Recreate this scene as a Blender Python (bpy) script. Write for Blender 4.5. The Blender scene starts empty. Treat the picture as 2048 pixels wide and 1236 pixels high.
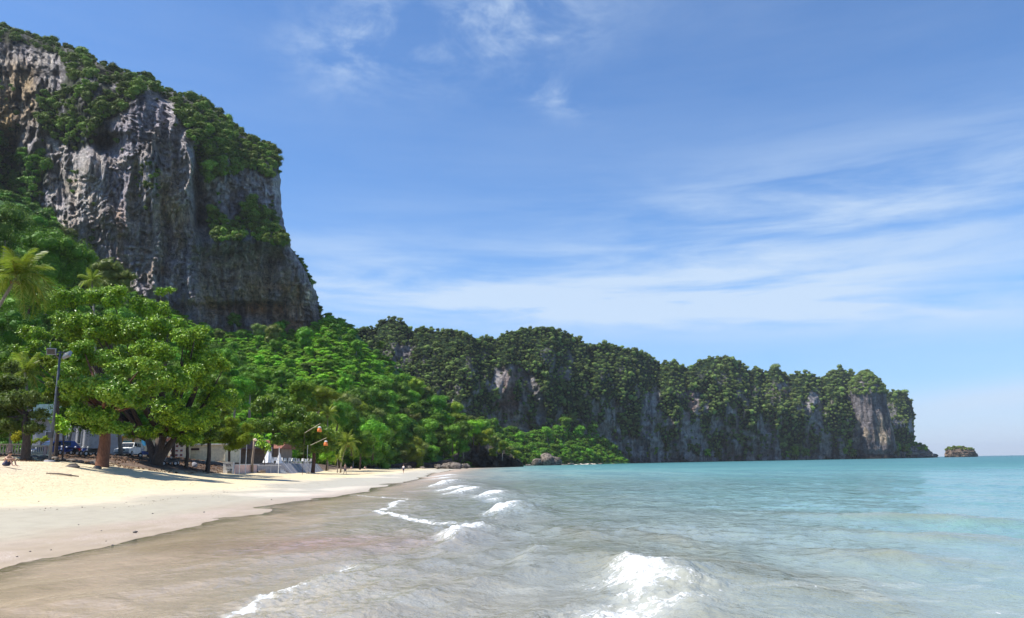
import bpy, math, random
import numpy as np
from mathutils import Vector, Matrix, Euler

# ------------------------------------------------------------------ camera, sky, sun, exposure
S = bpy.context.scene
C = S.collection
EYE = 1.7
F = 1547.0                       # focal length in photo pixels (2048 wide)
PITCH, ROLL = math.radians(11.3), math.radians(-0.95)
cam = bpy.data.cameras.new('camera'); cam.lens = 36.0 * F / 2048.0; cam.sensor_width = 36.0
cam.clip_start = 0.1; cam.clip_end = 60000
camo = bpy.data.objects.new('camera', cam); C.objects.link(camo)
RM = Matrix.Rotation(math.radians(90) + PITCH, 3, 'X') @ Matrix.Rotation(ROLL, 3, 'Z')
camo.matrix_world = Matrix.Translation((0, 0, EYE)) @ RM.to_4x4()
S.camera = camo

SUN_EL, SUN_AZ = math.radians(58), math.radians(-102)     # azimuth from +Y towards +X
sdir = Vector((math.sin(SUN_AZ) * math.cos(SUN_EL), math.cos(SUN_AZ) * math.cos(SUN_EL), math.sin(SUN_EL)))
sun = bpy.data.lights.new('sun', 'SUN'); sun.energy = 4.6; sun.angle = math.radians(0.53); sun.color = (1, 0.955, 0.88)
suno = bpy.data.objects.new('sun', sun); C.objects.link(suno)
suno.rotation_euler = sdir.to_track_quat('Z', 'Y').to_euler()

S.view_settings.view_transform = 'Standard'; S.view_settings.look = 'None'
S.view_settings.gamma = 1; S.view_settings.use_curve_mapping = False
S.view_settings.exposure = 0.84

class NT:
    """small helper for writing node trees"""
    def __init__(s, tree): s.t = tree; s.n = tree.nodes; s.l = tree.links
    def node(s, typ, **kw):
        n = s.n.new(typ)
        for k, v in kw.items(): setattr(n, k, v)
        return n
    def put(s, sock, v):
        if isinstance(v, bpy.types.NodeSocket): s.l.new(v, sock)
        elif v is not None: sock.default_value = v
    def math(s, op, a, b=None, c=None, clamp=False):
        n = s.node('ShaderNodeMath', operation=op); n.use_clamp = clamp
        for i, v in enumerate((a, b, c)):
            if v is not None: s.put(n.inputs[i], v)
        return n.outputs[0]
    def mix(s, f, a, b, mode='MIX'):
        n = s.node('ShaderNodeMix', data_type='RGBA', blend_type=mode); n.clamp_factor = True
        s.put(n.inputs[0], f); s.put(n.inputs[6], a); s.put(n.inputs[7], b)
        return n.outputs[2]
    def ramp(s, f, pts, interp='LINEAR'):
        n = s.node('ShaderNodeValToRGB'); n.color_ramp.interpolation = interp
        e = n.color_ramp.elements
        while len(e) < len(pts): e.new(0.5)
        for i, (p, c) in enumerate(pts):
            e[i].position = p; e[i].color = tuple(c) + (1,) if len(c) == 3 else c
        s.put(n.inputs[0], f)
        return n.outputs[0]
    def mr(s, v, a, b, c=0.0, d=1.0, smooth=True):
        n = s.node('ShaderNodeMapRange'); n.interpolation_type = 'SMOOTHSTEP' if smooth else 'LINEAR'
        s.put(n.inputs[0], v)
        for i, x in enumerate((a, b, c, d)): n.inputs[i + 1].default_value = x
        return n.outputs[0]
    def noise(s, vec, scale, detail=4, rough=0.55, dist=0.0, out=0):
        n = s.node('ShaderNodeTexNoise'); n.inputs['Scale'].default_value = scale
        n.inputs['Detail'].default_value = detail; n.inputs['Roughness'].default_value = rough
        n.inputs['Distortion'].default_value = dist
        s.put(n.inputs['Vector'], vec)
        return n.outputs[out]
    def mapping(s, vec, scale=(1, 1, 1), rot=(0, 0, 0), loc=(0, 0, 0)):
        n = s.node('ShaderNodeMapping'); n.inputs['Scale'].default_value = scale
        n.inputs['Rotation'].default_value = rot; n.inputs['Location'].default_value = loc
        s.put(n.inputs['Vector'], vec)
        return n.outputs[0]
    def attr(s, name, kind='GEOMETRY', out='Fac'):
        n = s.node('ShaderNodeAttribute', attribute_name=name, attribute_type=kind)
        return n.outputs[out]
    def combine(s, x, y, z):
        n = s.node('ShaderNodeCombineXYZ')
        for i, v in enumerate((x, y, z)): s.put(n.inputs[i], v)
        return n.outputs[0]
    def bump(s, h, strength=1.0, dist=1.0, normal=None):
        n = s.node('ShaderNodeBump'); n.inputs['Strength'].default_value = strength
        n.inputs['Distance'].default_value = dist; s.put(n.inputs['Height'], h)
        if normal is not None: s.put(n.inputs['Normal'], normal)
        return n.outputs[0]

W = bpy.data.worlds.new('World'); S.world = W; W.use_nodes = True
w = NT(W.node_tree); w.n.clear()
SKYS = 0.095
sky = w.node('ShaderNodeTexSky', sky_type='NISHITA'); sky.sun_disc = False
sky.sun_elevation = SUN_EL; sky.sun_rotation = SUN_AZ
sky.altitude = 0; sky.air_density = 1.0; sky.dust_density = 0.0; sky.ozone_density = 4.0
tc = w.node('ShaderNodeTexCoord')
sep = w.node('ShaderNodeSeparateXYZ'); w.l.new(tc.outputs['Generated'], sep.inputs[0])
az = w.math('ARCTAN2', sep.outputs[0], sep.outputs[1])
el = w.math('ARCSINE', sep.outputs[2])
def gauss(a0, e0, wa, we, tilt=0.0):
    da = w.math('SUBTRACT', az, a0)
    de = w.math('SUBTRACT', w.math('SUBTRACT', el, e0), w.math('MULTIPLY', da, tilt))
    q = w.math('ADD', w.math('POWER', w.math('DIVIDE', da, wa), 2.0), w.math('POWER', w.math('DIVIDE', de, we), 2.0))
    return w.math('EXPONENT', w.math('MULTIPLY', q, -1.0))
streak = w.combine(w.math('MULTIPLY', az, 2.2), w.math('ADD', w.math('MULTIPLY', el, 15.0), w.math('MULTIPLY', az, 0.25)), 8.3)
n1 = w.noise(streak, 1.6, 7, 0.6, 0.35)
n2 = w.noise(w.combine(w.math('MULTIPLY', az, 5.0), w.math('MULTIPLY', el, 9.0), 1.3), 1.3, 7, 0.62, 0.5)
d = math.radians
amt = None
for g, k in ((gauss(d(8), d(12.0), d(30), d(2.7), -0.05), .95),
             (gauss(d(12), d(10.6), d(30), d(1.3), -0.07), .7),
             (gauss(d(24), d(16.5), d(20), d(4.2), 0.02), 0.85),
             (gauss(d(-12), d(14.5), d(9), d(4), 0.0), 0.18)):
    x = w.math('MULTIPLY', g, k)
    amt = x if amt is None else w.math('ADD', amt, x)
amt2 = None
for g, k in ((gauss(d(-11), d(30.5), d(5.5), d(3.0), 0.2), 1.5),
             (gauss(d(0), d(31.5), d(7), d(3.5), 0.1), 1.2),
             (gauss(d(4), d(26.3), d(3.0), d(1.1), -0.3), 0.9),
             (gauss(d(12), d(38), d(20), d(6), 0.0), 0.3)):
    x = w.math('MULTIPLY', g, k)
    amt2 = x if amt2 is None else w.math('ADD', amt2, x)
c1 = w.math('MULTIPLY', w.mr(n1, 0.28, 0.68), amt)
c2 = w.math('MULTIPLY', w.mr(n2, 0.36, 0.80), amt2)
c3 = w.math('MULTIPLY', gauss(d(33), d(3.6), d(10), d(1.0), 0.10), w.mr(n1, 0.1, 0.6, 0.55, .85))
c4 = w.math('MULTIPLY', gauss(d(30), d(1.2), d(12), d(1.3), 0.0), w.mr(n2, 0.45, 0.7, 0.35, 0.8))
base_c = w.math('MULTIPLY', w.mr(w.noise(streak, 0.8, 6, 0.6), 0.35, 0.8), w.mr(el, 0.02, 0.5, 0.22, 0.10))
cl = w.math('ADD', w.math('ADD', c1, c2), w.math('ADD', w.math('ADD', c3, c4), base_c))
cl = w.math('MULTIPLY', w.math('MINIMUM', cl, 1.0), 0.85)
skyt = w.mix(1.0, sky.outputs[0], (0.66, 0.88, 1.08, 1), 'MULTIPLY')
skyt = w.mix(1.0, skyt, w.ramp(el, [(0.0, (.80, .70, .82)), (0.20, (1, 1, 1))]), 'MULTIPLY')
mixc = w.mix(cl, skyt, (3.9, 4.75, 5.8, 1))
bg = w.node('ShaderNodeBackground'); w.put(bg.inputs[0], mixc); bg.inputs[1].default_value = SKYS
wo = w.node('ShaderNodeOutputWorld'); w.l.new(bg.outputs[0], wo.inputs[0])

# ------------------------------------------------------------------ numeric helpers
rng = np.random.default_rng(11)
random.seed(5)
RMn = np.array(RM)
def rays(px, py):
    px = np.asarray(px, float); py = np.asarray(py, float)
    v = np.stack([(px - 1024) / F, -(py - 618) / F, -np.ones_like(px * py)], -1)
    return v @ RMn.T
def at(px, py, Y):
    """world point seen at photo pixel (px, py) with depth Y"""
    r = rays(px, py)
    k = np.asarray(Y, float) / r[..., 1]
    p = r * k[..., None]; p[..., 2] += EYE
    return p
def on_water(px, py, z=0.0):
    r = rays(px, py); k = (z - EYE) / r[..., 2]
    p = r * k[..., None]; p[..., 2] += EYE
    return p
def colx(px, Y):
    """X of a point at depth Y on the bearing of pixel column px (taken at the horizon)"""
    r = rays(px, 929.0 - (np.asarray(px, float) - 1024) * 0.0166)
    return r[..., 0] / r[..., 1] * Y
def hash3(ix, iy, iz, seed):
    h = (ix.astype(np.int64) * 374761393 + iy.astype(np.int64) * 668265263 + iz.astype(np.int64) * 2147483647 + seed * 974634777) & 0xFFFFFFFF
    h = ((h ^ (h >> 13)) * 1274126177) & 0xFFFFFFFF
    h = ((h ^ (h >> 16)) * 2246822519) & 0xFFFFFFFF
    return ((h ^ (h >> 15)) & 0xFFFFFF) / float(0xFFFFFF) * 2 - 1
def vnoise(x, y, z=None, seed=0):
    x = np.asarray(x, float); y = np.asarray(y, float)
    x, y = np.broadcast_arrays(x, y)
    z = np.zeros_like(x) if z is None else np.broadcast_to(np.asarray(z, float), x.shape)
    xi, yi, zi = np.floor(x), np.floor(y), np.floor(z)
    fx, fy, fz = x - xi, y - yi, z - zi
    fx, fy, fz = [f * f * f * (f * (f * 6 - 15) + 10) for f in (fx, fy, fz)]
    r = 0
    flat = not np.any(z)
    for dx in (0, 1):
        for dy in (0, 1):
            for dz in ((0,) if flat else (0, 1)):
                wgt = (fx if dx else 1 - fx) * (fy if dy else 1 - fy) * (1 if flat else (fz if dz else 1 - fz))
                r = r + wgt * hash3(xi + dx, yi + dy, zi + dz, seed)
    return r
def fbm(x, y, z=None, o=5, g=0.5, l=2.03, seed=0):
    r = 0; a = 1; t = 0
    for i in range(o):
        r = r + a * vnoise(np.asarray(x) * l ** i, np.asarray(y) * l ** i, None if z is None else np.asarray(z) * l ** i, seed + i * 17)
        t += a; a *= g
    return r / t * 1.5
def ridge(x, y, z=None, o=4, seed=0):
    r = 0; a = 1; t = 0
    for i in range(o):
        r = r + a * (1 - 2 * np.abs(vnoise(np.asarray(x) * 2.1 ** i, np.asarray(y) * 2.1 ** i, None if z is None else np.asarray(z) * 2.1 ** i, seed + 31 * i)))
        t += a; a *= 0.5
    return r / t
def sstep(x, a, b):
    t = np.clip((np.asarray(x, float) - a) / (b - a), 0, 1); return t * t * (3 - 2 * t)
def inpoly(px, py, poly, soft=0):
    """1 inside polygon, 0 outside; with soft > 0 falls off over that many pixels"""
    poly = np.array(poly, float); n = len(poly)
    ins = np.zeros(np.shape(px), bool); dist = np.full(np.shape(px), 1e9)
    for i in range(n):
        x1, y1 = poly[i]; x2, y2 = poly[(i + 1) % n]
        c = ((y1 > py) != (y2 > py)) & (px < (x2 - x1) * (py - y1) / ((y2 - y1) if y2 != y1 else 1e-9) + x1)
        ins ^= c
        if soft:
            L = (x2 - x1) ** 2 + (y2 - y1) ** 2 + 1e-9
            t = np.clip(((px - x1) * (x2 - x1) + (py - y1) * (y2 - y1)) / L, 0, 1)
            dist = np.minimum(dist, np.hypot(px - x1 - t * (x2 - x1), py - y1 - t * (y2 - y1)))
    if not soft: return ins.astype(float)
    sd = np.where(ins, dist, -dist)
    return sstep(sd, -soft, soft)

# ------------------------------------------------------------------ object helpers
def tag(o, label=None, cat=None, group=None, kind=None):
    if label: o['label'] = label
    if cat: o['category'] = cat
    if group: o['group'] = group
    if kind: o['kind'] = kind
    return o
def link(o, parent=None):
    C.objects.link(o)
    if parent is not None: o.parent = parent
    return o
def empty(name, loc, rz=0.0, **kw):
    o = bpy.data.objects.new(name, None); o.empty_display_size = 0.3
    o.location = loc; o.rotation_euler = (0, 0, rz); link(o); tag(o, **kw)
    return o
def mk(name, co, faces, mats, smooth=True, attrs=None, midx=None):
    """faces: (n,4) or (n,3) int array, or a list of both"""
    me = bpy.data.meshes.new(name); co = np.asarray(co, np.float32).reshape(-1, 3)
    if not isinstance(faces, list): faces = [faces]
    faces = [np.asarray(f, np.int32) for f in faces if len(f)]
    tot = np.concatenate([np.full(len(f), f.shape[1], np.int32) for f in faces])
    idx = np.concatenate([f.ravel() for f in faces])
    me.vertices.add(len(co)); me.vertices.foreach_set('co', co.ravel())
    me.loops.add(len(idx)); me.loops.foreach_set('vertex_index', idx)
    me.polygons.add(len(tot)); st = np.concatenate([[0], np.cumsum(tot)[:-1]]).astype(np.int32)
    me.polygons.foreach_set('loop_start', st)
    if midx is not None: me.polygons.foreach_set('material_index', np.asarray(midx, np.int32))
    me.update(calc_edges=True)
    me.polygons.foreach_set('use_smooth', np.full(len(tot), bool(smooth)))
    for k, v in (attrs or {}).items():
        v = np.asarray(v, np.float32)
        if v.ndim == 2:
            a = me.attributes.new(k, 'FLOAT_COLOR', 'POINT')
            a.data.foreach_set('color', np.concatenate([v, np.ones((len(v), 1), np.float32)], 1).ravel())
        else:
            a = me.attributes.new(k, 'FLOAT', 'POINT'); a.data.foreach_set('value', v)
    for m in (mats if isinstance(mats, (list, tuple)) else [mats]): me.materials.append(m)
    return me
def ob(name, me, parent=None, loc=None, **kw):
    o = bpy.data.objects.new(name, me); link(o, parent)
    if loc is not None: o.location = loc
    tag(o, **kw)
    return o
def gridf(nr, nc):
    i = np.arange((nr - 1) * (nc - 1)); r = i // (nc - 1); c = i % (nc - 1); a = r * nc + c
    return np.stack([a, a + 1, a + nc + 1, a + nc], 1)

class MB:
    """collects solids into one mesh"""
    def __init__(s): s.v = []; s.f = []; s.mi = []; s.cm = 0
    def add(s, vs, fs):
        b = len(s.v); s.v += [tuple(v) for v in vs]
        s.f += [tuple(b + i for i in f) for f in fs]; s.mi += [s.cm] * len(fs)
    def box(s, c, d, rz=0.0, rot=None):
        m = rot if rot is not None else Matrix.Rotation(rz, 3, 'Z')
        vs = [Vector(c) + m @ Vector((x * d[0] / 2, y * d[1] / 2, z * d[2] / 2)) for x in (-1, 1) for y in (-1, 1) for z in (-1, 1)]
        s.add(vs, [(0, 1, 3, 2), (4, 6, 7, 5), (0, 4, 5, 1), (2, 3, 7, 6), (0, 2, 6, 4), (1, 5, 7, 3)])
        return s
    def tube(s, pts, rad, n=8, cap=True):
        pts = [Vector(p) for p in pts]; k = len(pts)
        rad = [rad] * k if not hasattr(rad, '__len__') else rad
        b = []; up = Vector((0.13, 0.31, 0.94))
        for i, p in enumerate(pts):
            t = (pts[min(i + 1, k - 1)] - pts[max(i - 1, 0)]).normalized()
            u = t.cross(up)
            if u.length < 1e-3: u = t.cross(Vector((1, 0, 0)))
            u.normalize(); v = t.cross(u)
            b += [p + (u * math.cos(a) + v * math.sin(a)) * rad[i] for a in [2 * math.pi * j / n for j in range(n)]]
        fs = [(i * n + j, i * n + (j + 1) % n, (i + 1) * n + (j + 1) % n, (i + 1) * n + j) for i in range(k - 1) for j in range(n)]
        if cap: fs += [tuple(reversed(range(n))), tuple((k - 1) * n + j for j in range(n))]
        s.add(b, fs); return s
    def prism(s, prof, y0, y1, axis='Y', M=None):
        """extrude closed profile [(a,b)] along an axis; a,b are the other two axes"""
        n = len(prof); vs = []
        for t in (y0, y1):
            for a, b in prof:
                p = Vector((a, t, b)) if axis == 'Y' else (Vector((t, a, b)) if axis == 'X' else Vector((a, b, t)))
                vs.append(M @ p if M else p)
        fs = [(i, (i + 1) % n, n + (i + 1) % n, n + i) for i in range(n)] + [tuple(reversed(range(n))), tuple(range(n, 2 * n))]
        s.add(vs, fs); return s
    def blob(s, c, r, seed=0, amp=0.25, n=2, sq=(1, 1, 1)):
        import bmesh
        bm = bmesh.new(); bmesh.ops.create_icosphere(bm, subdivisions=n, radius=1)
        vs = []
        for v in bm.verts:
            p = np.array(v.co); k = 1 + amp * float(fbm(p[0] * 1.3 + seed * 7.1, p[1] * 1.3, p[2] * 1.3 + 5, o=3, seed=seed))
            vs.append((c[0] + p[0] * r * k * sq[0], c[1] + p[1] * r * k * sq[1], c[2] + p[2] * r * k * sq[2]))
        s.add(vs, [tuple(v.index for v in f.verts) for f in bm.faces]); bm.free(); return s
    def mesh(s, name, mats, smooth=False):
        me = bpy.data.meshes.new(name); me.from_pydata(s.v, [], s.f)
        for m in (mats if isinstance(mats, (list, tuple)) else [mats]): me.materials.append(m)
        me.polygons.foreach_set('material_index', s.mi)
        me.polygons.foreach_set('use_smooth', [bool(smooth)] * len(s.f)); me.update()
        return me
    def build(s, name, mats, parent=None, smooth=False, loc=None, **kw):
        return ob(name, s.mesh(name, mats, smooth), parent, loc, **kw)

# ------------------------------------------------------------------ materials
def newmat(name):
    m = bpy.data.materials.new(name); m.use_nodes = True; t = NT(m.node_tree); t.n.clear()
    out = t.node('ShaderNodeOutputMaterial'); return m, t, out
def princ(t, out, col, rough=0.6, spec=0.5, normal=None, metal=0.0, **kw):
    p = t.node('ShaderNodeBsdfPrincipled'); t.put(p.inputs['Base Color'], col); t.put(p.inputs['Roughness'], rough)
    t.put(p.inputs['Specular IOR Level'], spec); p.inputs['Metallic'].default_value = metal
    if normal is not None: t.put(p.inputs['Normal'], normal)
    for k, v in kw.items(): t.put(p.inputs[k], v)
    t.l.new(p.outputs[0], out.inputs[0]); return p
def simple(name, col, rough=0.6, spec=0.5, var=0.15, scale=3.0, bump=0.0, metal=0.0):
    m, t, out = newmat(name); g = t.node('ShaderNodeTexCoord').outputs['Object']
    n = t.noise(g, scale, 5, 0.6)
    dark = tuple(c * (1 - var * 1.6) for c in col) + (1,); lite = tuple(min(1, c * (1 + var)) for c in col) + (1,)
    c = t.mix(t.mr(n, 0.3, 0.7), dark, lite)
    princ(t, out, c, rough, spec, t.bump(n, bump, 0.05) if bump else None, metal)
    return m
M = {}
def leafmat(name, c0, c1, c2, rough=0.42, trans=0.30, spec=0.12):
    """c0 dark, c1 middle, c2 light leaf colour; leaves vary one by one and plant by plant"""
    m, t, out = newmat(name)
    tint = t.attr('tint'); oi = t.node('ShaderNodeObjectInfo').outputs['Random']
    k = t.math('ADD', t.math('MULTIPLY', tint, 0.62), t.math('MULTIPLY', oi, 0.38))
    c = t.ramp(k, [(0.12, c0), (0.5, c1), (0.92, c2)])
    hsv = t.node('ShaderNodeHueSaturation'); t.put(hsv.inputs['Color'], c)
    t.put(hsv.inputs['Hue'], t.mr(oi, 0, 1, 0.468, 0.518, False)); t.put(hsv.inputs['Value'], t.mr(t.math('FRACT', t.math('MULTIPLY', oi, 7.31)), 0, 1, 0.55, 1.35, False))
    c = hsv.outputs[0]
    p = t.node('ShaderNodeBsdfPrincipled'); t.put(p.inputs['Base Color'], c); p.inputs['Roughness'].default_value = rough
    p.inputs['Specular IOR Level'].default_value = spec
    tr = t.node('ShaderNodeBsdfTranslucent'); t.put(tr.inputs[0], t.mix(0.6, c, (0.22, 0.34, 0.03, 1), 'MIX'))
    mx = t.node('ShaderNodeMixShader'); mx.inputs[0].default_value = trans
    t.l.new(p.outputs[0], mx.inputs[1]); t.l.new(tr.outputs[0], mx.inputs[2]); t.l.new(mx.outputs[0], out.inputs[0])
    return m
M['leaf_almond'] = leafmat('almond_leaves', (0.03, 0.08, 0.006), (0.125, 0.25, 0.012), (0.38, 0.52, 0.03), 0.40, 0.10, 0.35)
M['leaf_bright'] = leafmat('bright_leaves', (0.07, 0.17, 0.010), (0.20, 0.37, 0.018), (0.45, 0.57, 0.05), 0.40, 0.14, 0.35)
M['leaf_olive'] = leafmat('olive_leaves', (0.09, 0.12, 0.03), (0.15, 0.20, 0.05), (0.26, 0.31, 0.10), 0.45, 0.3)
M['leaf_yellow'] = leafmat('yellow_green_leaves', (0.10, 0.15, 0.012), (0.20, 0.27, 0.02), (0.32, 0.40, 0.04), 0.45, 0.35)
M['leaf_gold'] = leafmat('golden_leaves', (0.30, 0.32, 0.01), (0.5, 0.5, 0.02), (0.65, 0.62, 0.04), 0.5, 0.35)
M['leaf_hill'] = leafmat('hillside_leaves', (0.03, 0.095, 0.009), (0.085, 0.215, 0.014), (0.22, 0.40, 0.028), 0.5, 0.10)
M['leaf_vine'] = leafmat('vine_leaves', (0.07, 0.19, 0.010), (0.16, 0.37, 0.016), (0.28, 0.48, 0.028), 0.5, 0.12)
M['leaf_far'] = leafmat('far_forest_leaves', (0.065, 0.115, 0.036), (0.15, 0.22, 0.055), (0.33, 0.40, 0.10), 0.55, 0.08)
M['leaf_cliff'] = leafmat('cliff_shrub_leaves', (0.055, 0.10, 0.018), (0.13, 0.21, 0.028), (0.31, 0.40, 0.06), 0.55, 0.08)
M['leaf_palm'] = leafmat('palm_leaves', (0.09, 0.15, 0.02), (0.20, 0.29, 0.03), (0.48, 0.48, 0.11), 0.4, 0.3)

def barkmat(name, col):
    m, t, out = newmat(name); g = t.node('ShaderNodeTexCoord').outputs['Object']
    n = t.noise(t.mapping(g, (4, 4, 1.2)), 2.5, 6, 0.65, 0.4)
    c = t.ramp(n, [(0.3, tuple(x * 0.45 for x in col)), (0.6, col), (0.8, tuple(min(1, x * 1.5) for x in col))])
    princ(t, out, c, 0.85, 0.2, t.bump(n, 0.6, 0.06)); return m
M['bark_red'] = barkmat('reddish_bark', (0.20, 0.095, 0.06))
M['bark_dark'] = barkmat('dark_bark', (0.10, 0.075, 0.06))
M['bark_pale'] = barkmat('pale_bark', (0.30, 0.27, 0.24))
M['bark_palm'] = barkmat('palm_bark', (0.30, 0.26, 0.22))

def rockmat(name, sc=1.0):
    m, t, out = newmat(name); g = t.node('ShaderNodeNewGeometry').outputs['Position']
    col = t.attr('col', out='Color')
    a = t.noise(t.mapping(g, (0.22 / sc, 0.22 / sc, 0.045 / sc)), 1.0, 8, 0.68, 0.6)       # drip streaks
    b = t.noise(t.mapping(g, (0.06 / sc, 0.06 / sc, 0.42 / sc)), 1.0, 7, 0.65, 0.3)        # bedding
    e = t.noise(t.mapping(g, (0.5 / sc, 0.5 / sc, 0.5 / sc)), 1.0, 8, 0.7)
    st = t.ramp(a, [(0.30, (0.50, 0.50, 0.52)), (0.46, (0.86, 0.85, 0.85)), (0.56, (1.0, 1.0, 1.0)), (0.70, (1.65, 1.6, 1.52))])
    c = t.mix(1.0, col, st, 'MULTIPLY')
    c = t.mix(0.75, c, t.ramp(b, [(0.32, (0.62, 0.6, 0.6)), (0.5, (1, 1, 1)), (0.7, (1.2, 1.17, 1.1))]), 'MULTIPLY')
    c = t.mix(0.9, c, t.ramp(e, [(0.3, (0.55, 0.55, 0.56)), (0.52, (1.0, 1.0, 1.0)), (0.72, (1.4, 1.38, 1.3))]), 'MULTIPLY')
    ck = t.noise(t.mapping(g, (.10 / sc, .10 / sc, .55 / sc), (.15, .1, 0)), 1.0, 6, .6, .8); cv = t.noise(t.mapping(g, (.5 / sc, .5 / sc, .09 / sc)), 1.0, 5, .6, .6)
    crack = t.math('MINIMUM', t.mr(t.math('ABSOLUTE', t.math('SUBTRACT', ck, .5)), .0, .022), t.mr(t.math('ABSOLUTE', t.math('SUBTRACT', cv, .52)), .0, .030))
    c = t.mix(1.0, c, t.mix(crack, (.55, .53, .55, 1), (1, 1, 1, 1)), 'MULTIPLY'); e = t.math('ADD', e, t.math('MULTIPLY', crack, .35))
    h = t.math('ADD', t.math('ADD', t.math('MULTIPLY', a, 1.2), t.math('MULTIPLY', b, 0.4)), t.math('MULTIPLY', e, 1.2))
    princ(t, out, c, 0.9, 0.15, t.bump(h, 0.9, 2.6 * sc)); return m
M['rock'] = rockmat('limestone', 1.0); M['rock_far'] = rockmat('far_limestone', 2.2)
M['boulder'] = simple('shore_rock', (0.15, 0.125, 0.105), 0.85, 0.2, 0.55, .8, 1.0)
M['shell'] = simple('pebble_grey', (0.13, 0.12, 0.11), 0.7, 0.3, 0.3, 30)

m, t, out = newmat('hill_soil')
g = t.node('ShaderNodeNewGeometry').outputs['Position']
n = t.noise(g, 0.12, 8, 0.7)
princ(t, out, t.ramp(n, [(0.3, (0.012, 0.04, 0.008)), (0.5, (0.035, 0.11, 0.014)), (0.7, (0.06, 0.17, 0.02))]), 0.8, 0.2, t.bump(n, 1, 3))
M['hill'] = m

# ------------------------------------------------------------------ ground: beach, bank, sea bed in one sheet
def shore_x(Y):
    return np.interp(Y, [0, 15, 34, 60, 100, 146, 250, 330, 420, 455, 600, 1500, 9000],
                     [-9.0, -10.0, -10.3, -10.5, -12.5, -16.0, -20, -20, -17, -14, -60, -300, -4000])
def ground_z(X, Y):
    X = np.asarray(X, float); Y = np.asarray(Y, float)
    s = shore_x(Y) - X
    near = np.interp(s, [-400, -60, -20, -6, 0, 4, 9, 15, 20, 24, 30, 45, 90, 400], [-4, -2.4, -1.0, -0.28, 0, .06, .28, .85, 1.6, 2.25, 2.8, 3.3, 3.8, 9])
    mid = np.interp(s, [-400, -60, -20, -6, 0, 5, 10, 18, 22, 27, 33, 45, 90, 400], [-4, -2.4, -1.0, -0.26, 0, .08, .26, .75, 1.15, 2.5, 3.3, 3.6, 4.2, 10])
    far = np.interp(s, [-400, -60, -20, -6, 0, 5, 10, 18, 24, 30, 40, 60, 90, 400], [-4, -2.4, -1.0, -0.3, 0, .12, .3, .7, 1.1, 2.3, 3.2, 4, 5, 12])
    a = sstep(Y, 62, 80); b = sstep(Y, 105, 135)
    z = near * (1 - a) + mid * a * (1 - b) + far * b
    z = z + 0.040 * fbm(X / 7, Y / 9, o=3, seed=3) * sstep(-s, -14, -1) * sstep(s, -7, 0)
    z = z + 0.16 * fbm(X / 5, Y / 5, o=4, seed=4) * sstep(s, 12, 26)
    return z
gx = np.concatenate([[-9000, -4000, -2000], np.linspace(-900, -210, 30), np.linspace(-200, 1060, 520), np.linspace(1075, 2700, 50), [3500, 6000, 12000]])
dpy = np.concatenate([np.geomspace(0.08, 6, 60), np.linspace(6.5, 60, 160), np.linspace(61, 480, 240), np.geomspace(490, 3500, 14)])
gy = EYE * F / dpy[::-1]
PX, YY = np.meshgrid(gx, gy)
XX = (PX - 1024) / F * YY; ZZ = ground_z(XX, YY)
s_ = shore_x(YY) - XX
nz = fbm(XX / 3.1, YY / 6.0, o=5, seed=8); nz2 = fbm(XX / 9, YY / 14, o=4, seed=9); nz3 = fbm(XX / .8, YY / 1.6, o=4, seed=19)
dry = sstep(s_ + 3.2 * nz2 + 1.6 * nz, 5.5, 13)
pink = np.exp(-((s_ - 1.0 - 0.8 * nz2) / 1.5) ** 2) * sstep(YY, 60, 30) * sstep(nz3 + .4 * nz, -0.6, 0.5)
white = sstep(s_, -1, 3) * sstep(nz2 + .5 * nz, 0.1, 0.6) * (1 - dry)
cd = np.array([0.61, 0.50, 0.32]); cw = np.array([0.47, 0.425, 0.335]); cp = np.array([0.50, 0.34, 0.30]); cs = np.array([0.40, 0.32, 0.225])
col = cw + (cd - cw) * dry[..., None]
col = col + (np.array([0.56, 0.50, 0.42]) - col) * (0.5 * white)[..., None]
lilac = np.exp(-((s_ - 26) / 5) ** 2) * sstep(YY, 62, 46)
col = col + (np.array([0.56, 0.46, 0.38]) - col) * (0.8 * lilac)[..., None]
col = col + (cp - col) * (0.8 * pink)[..., None]
col = col + (np.array([.40, .315, .235]) - col) * (.9 * sstep(s_ + .9 * nz + .7 * nz2, 4.2, .2) * sstep(YY, 90, 40))[..., None]
col = col + (cs - col) * sstep(-s_, -0.1, 1.8)[..., None]
litter_shade = sstep(s_ + 1.5 * nz, 21.5, 24) * sstep(YY, 62, 76) + sstep(s_, 27, 33)
litter_shade = np.clip(litter_shade, 0, 1) * sstep(YY, 40, 48)
col = col + (np.array([0.115, 0.08, 0.06]) * (1 + 0.6 * nz)[..., None] - col) * (litter_shade * sstep(nz + nz3 * .6, -1.2, -.5))[..., None]  # leaf litter, with the trees' shade painted dark on the bank
m, t, out = newmat('sand')
g = t.node('ShaderNodeNewGeometry').outputs['Position']
wet = t.attr('wet')
f1 = t.noise(g, 38, 5, 0.7); f2 = t.noise(t.mapping(g, (1, .45, 1)), 2.2, 6, 0.62); f3 = t.noise(g, 7, 5, .65)
c = t.mix(1.0, t.attr('col', out='Color'), t.ramp(f2, [(0.3, (.86, .85, .84)), (0.55, (1, 1, 1)), (0.75, (1.06, 1.06, 1.05))]), 'MULTIPLY')
c = t.mix(t.math('MULTIPLY', t.attr('shell'), t.mr(f1, 0.53, 0.62)), c, (0.85, 0.78, 0.76, 1))
c = t.mix(t.math('MULTIPLY', t.mr(t.noise(g, 14, 3, .6), 0.72, 0.78), 0.5), c, (0.12, 0.09, 0.06, 1))
h = t.math('ADD', t.math('MULTIPLY', f1, 0.05), t.math('ADD', t.math('MULTIPLY', f2, 0.35), t.math('MULTIPLY', f3, 0.25)))
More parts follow.
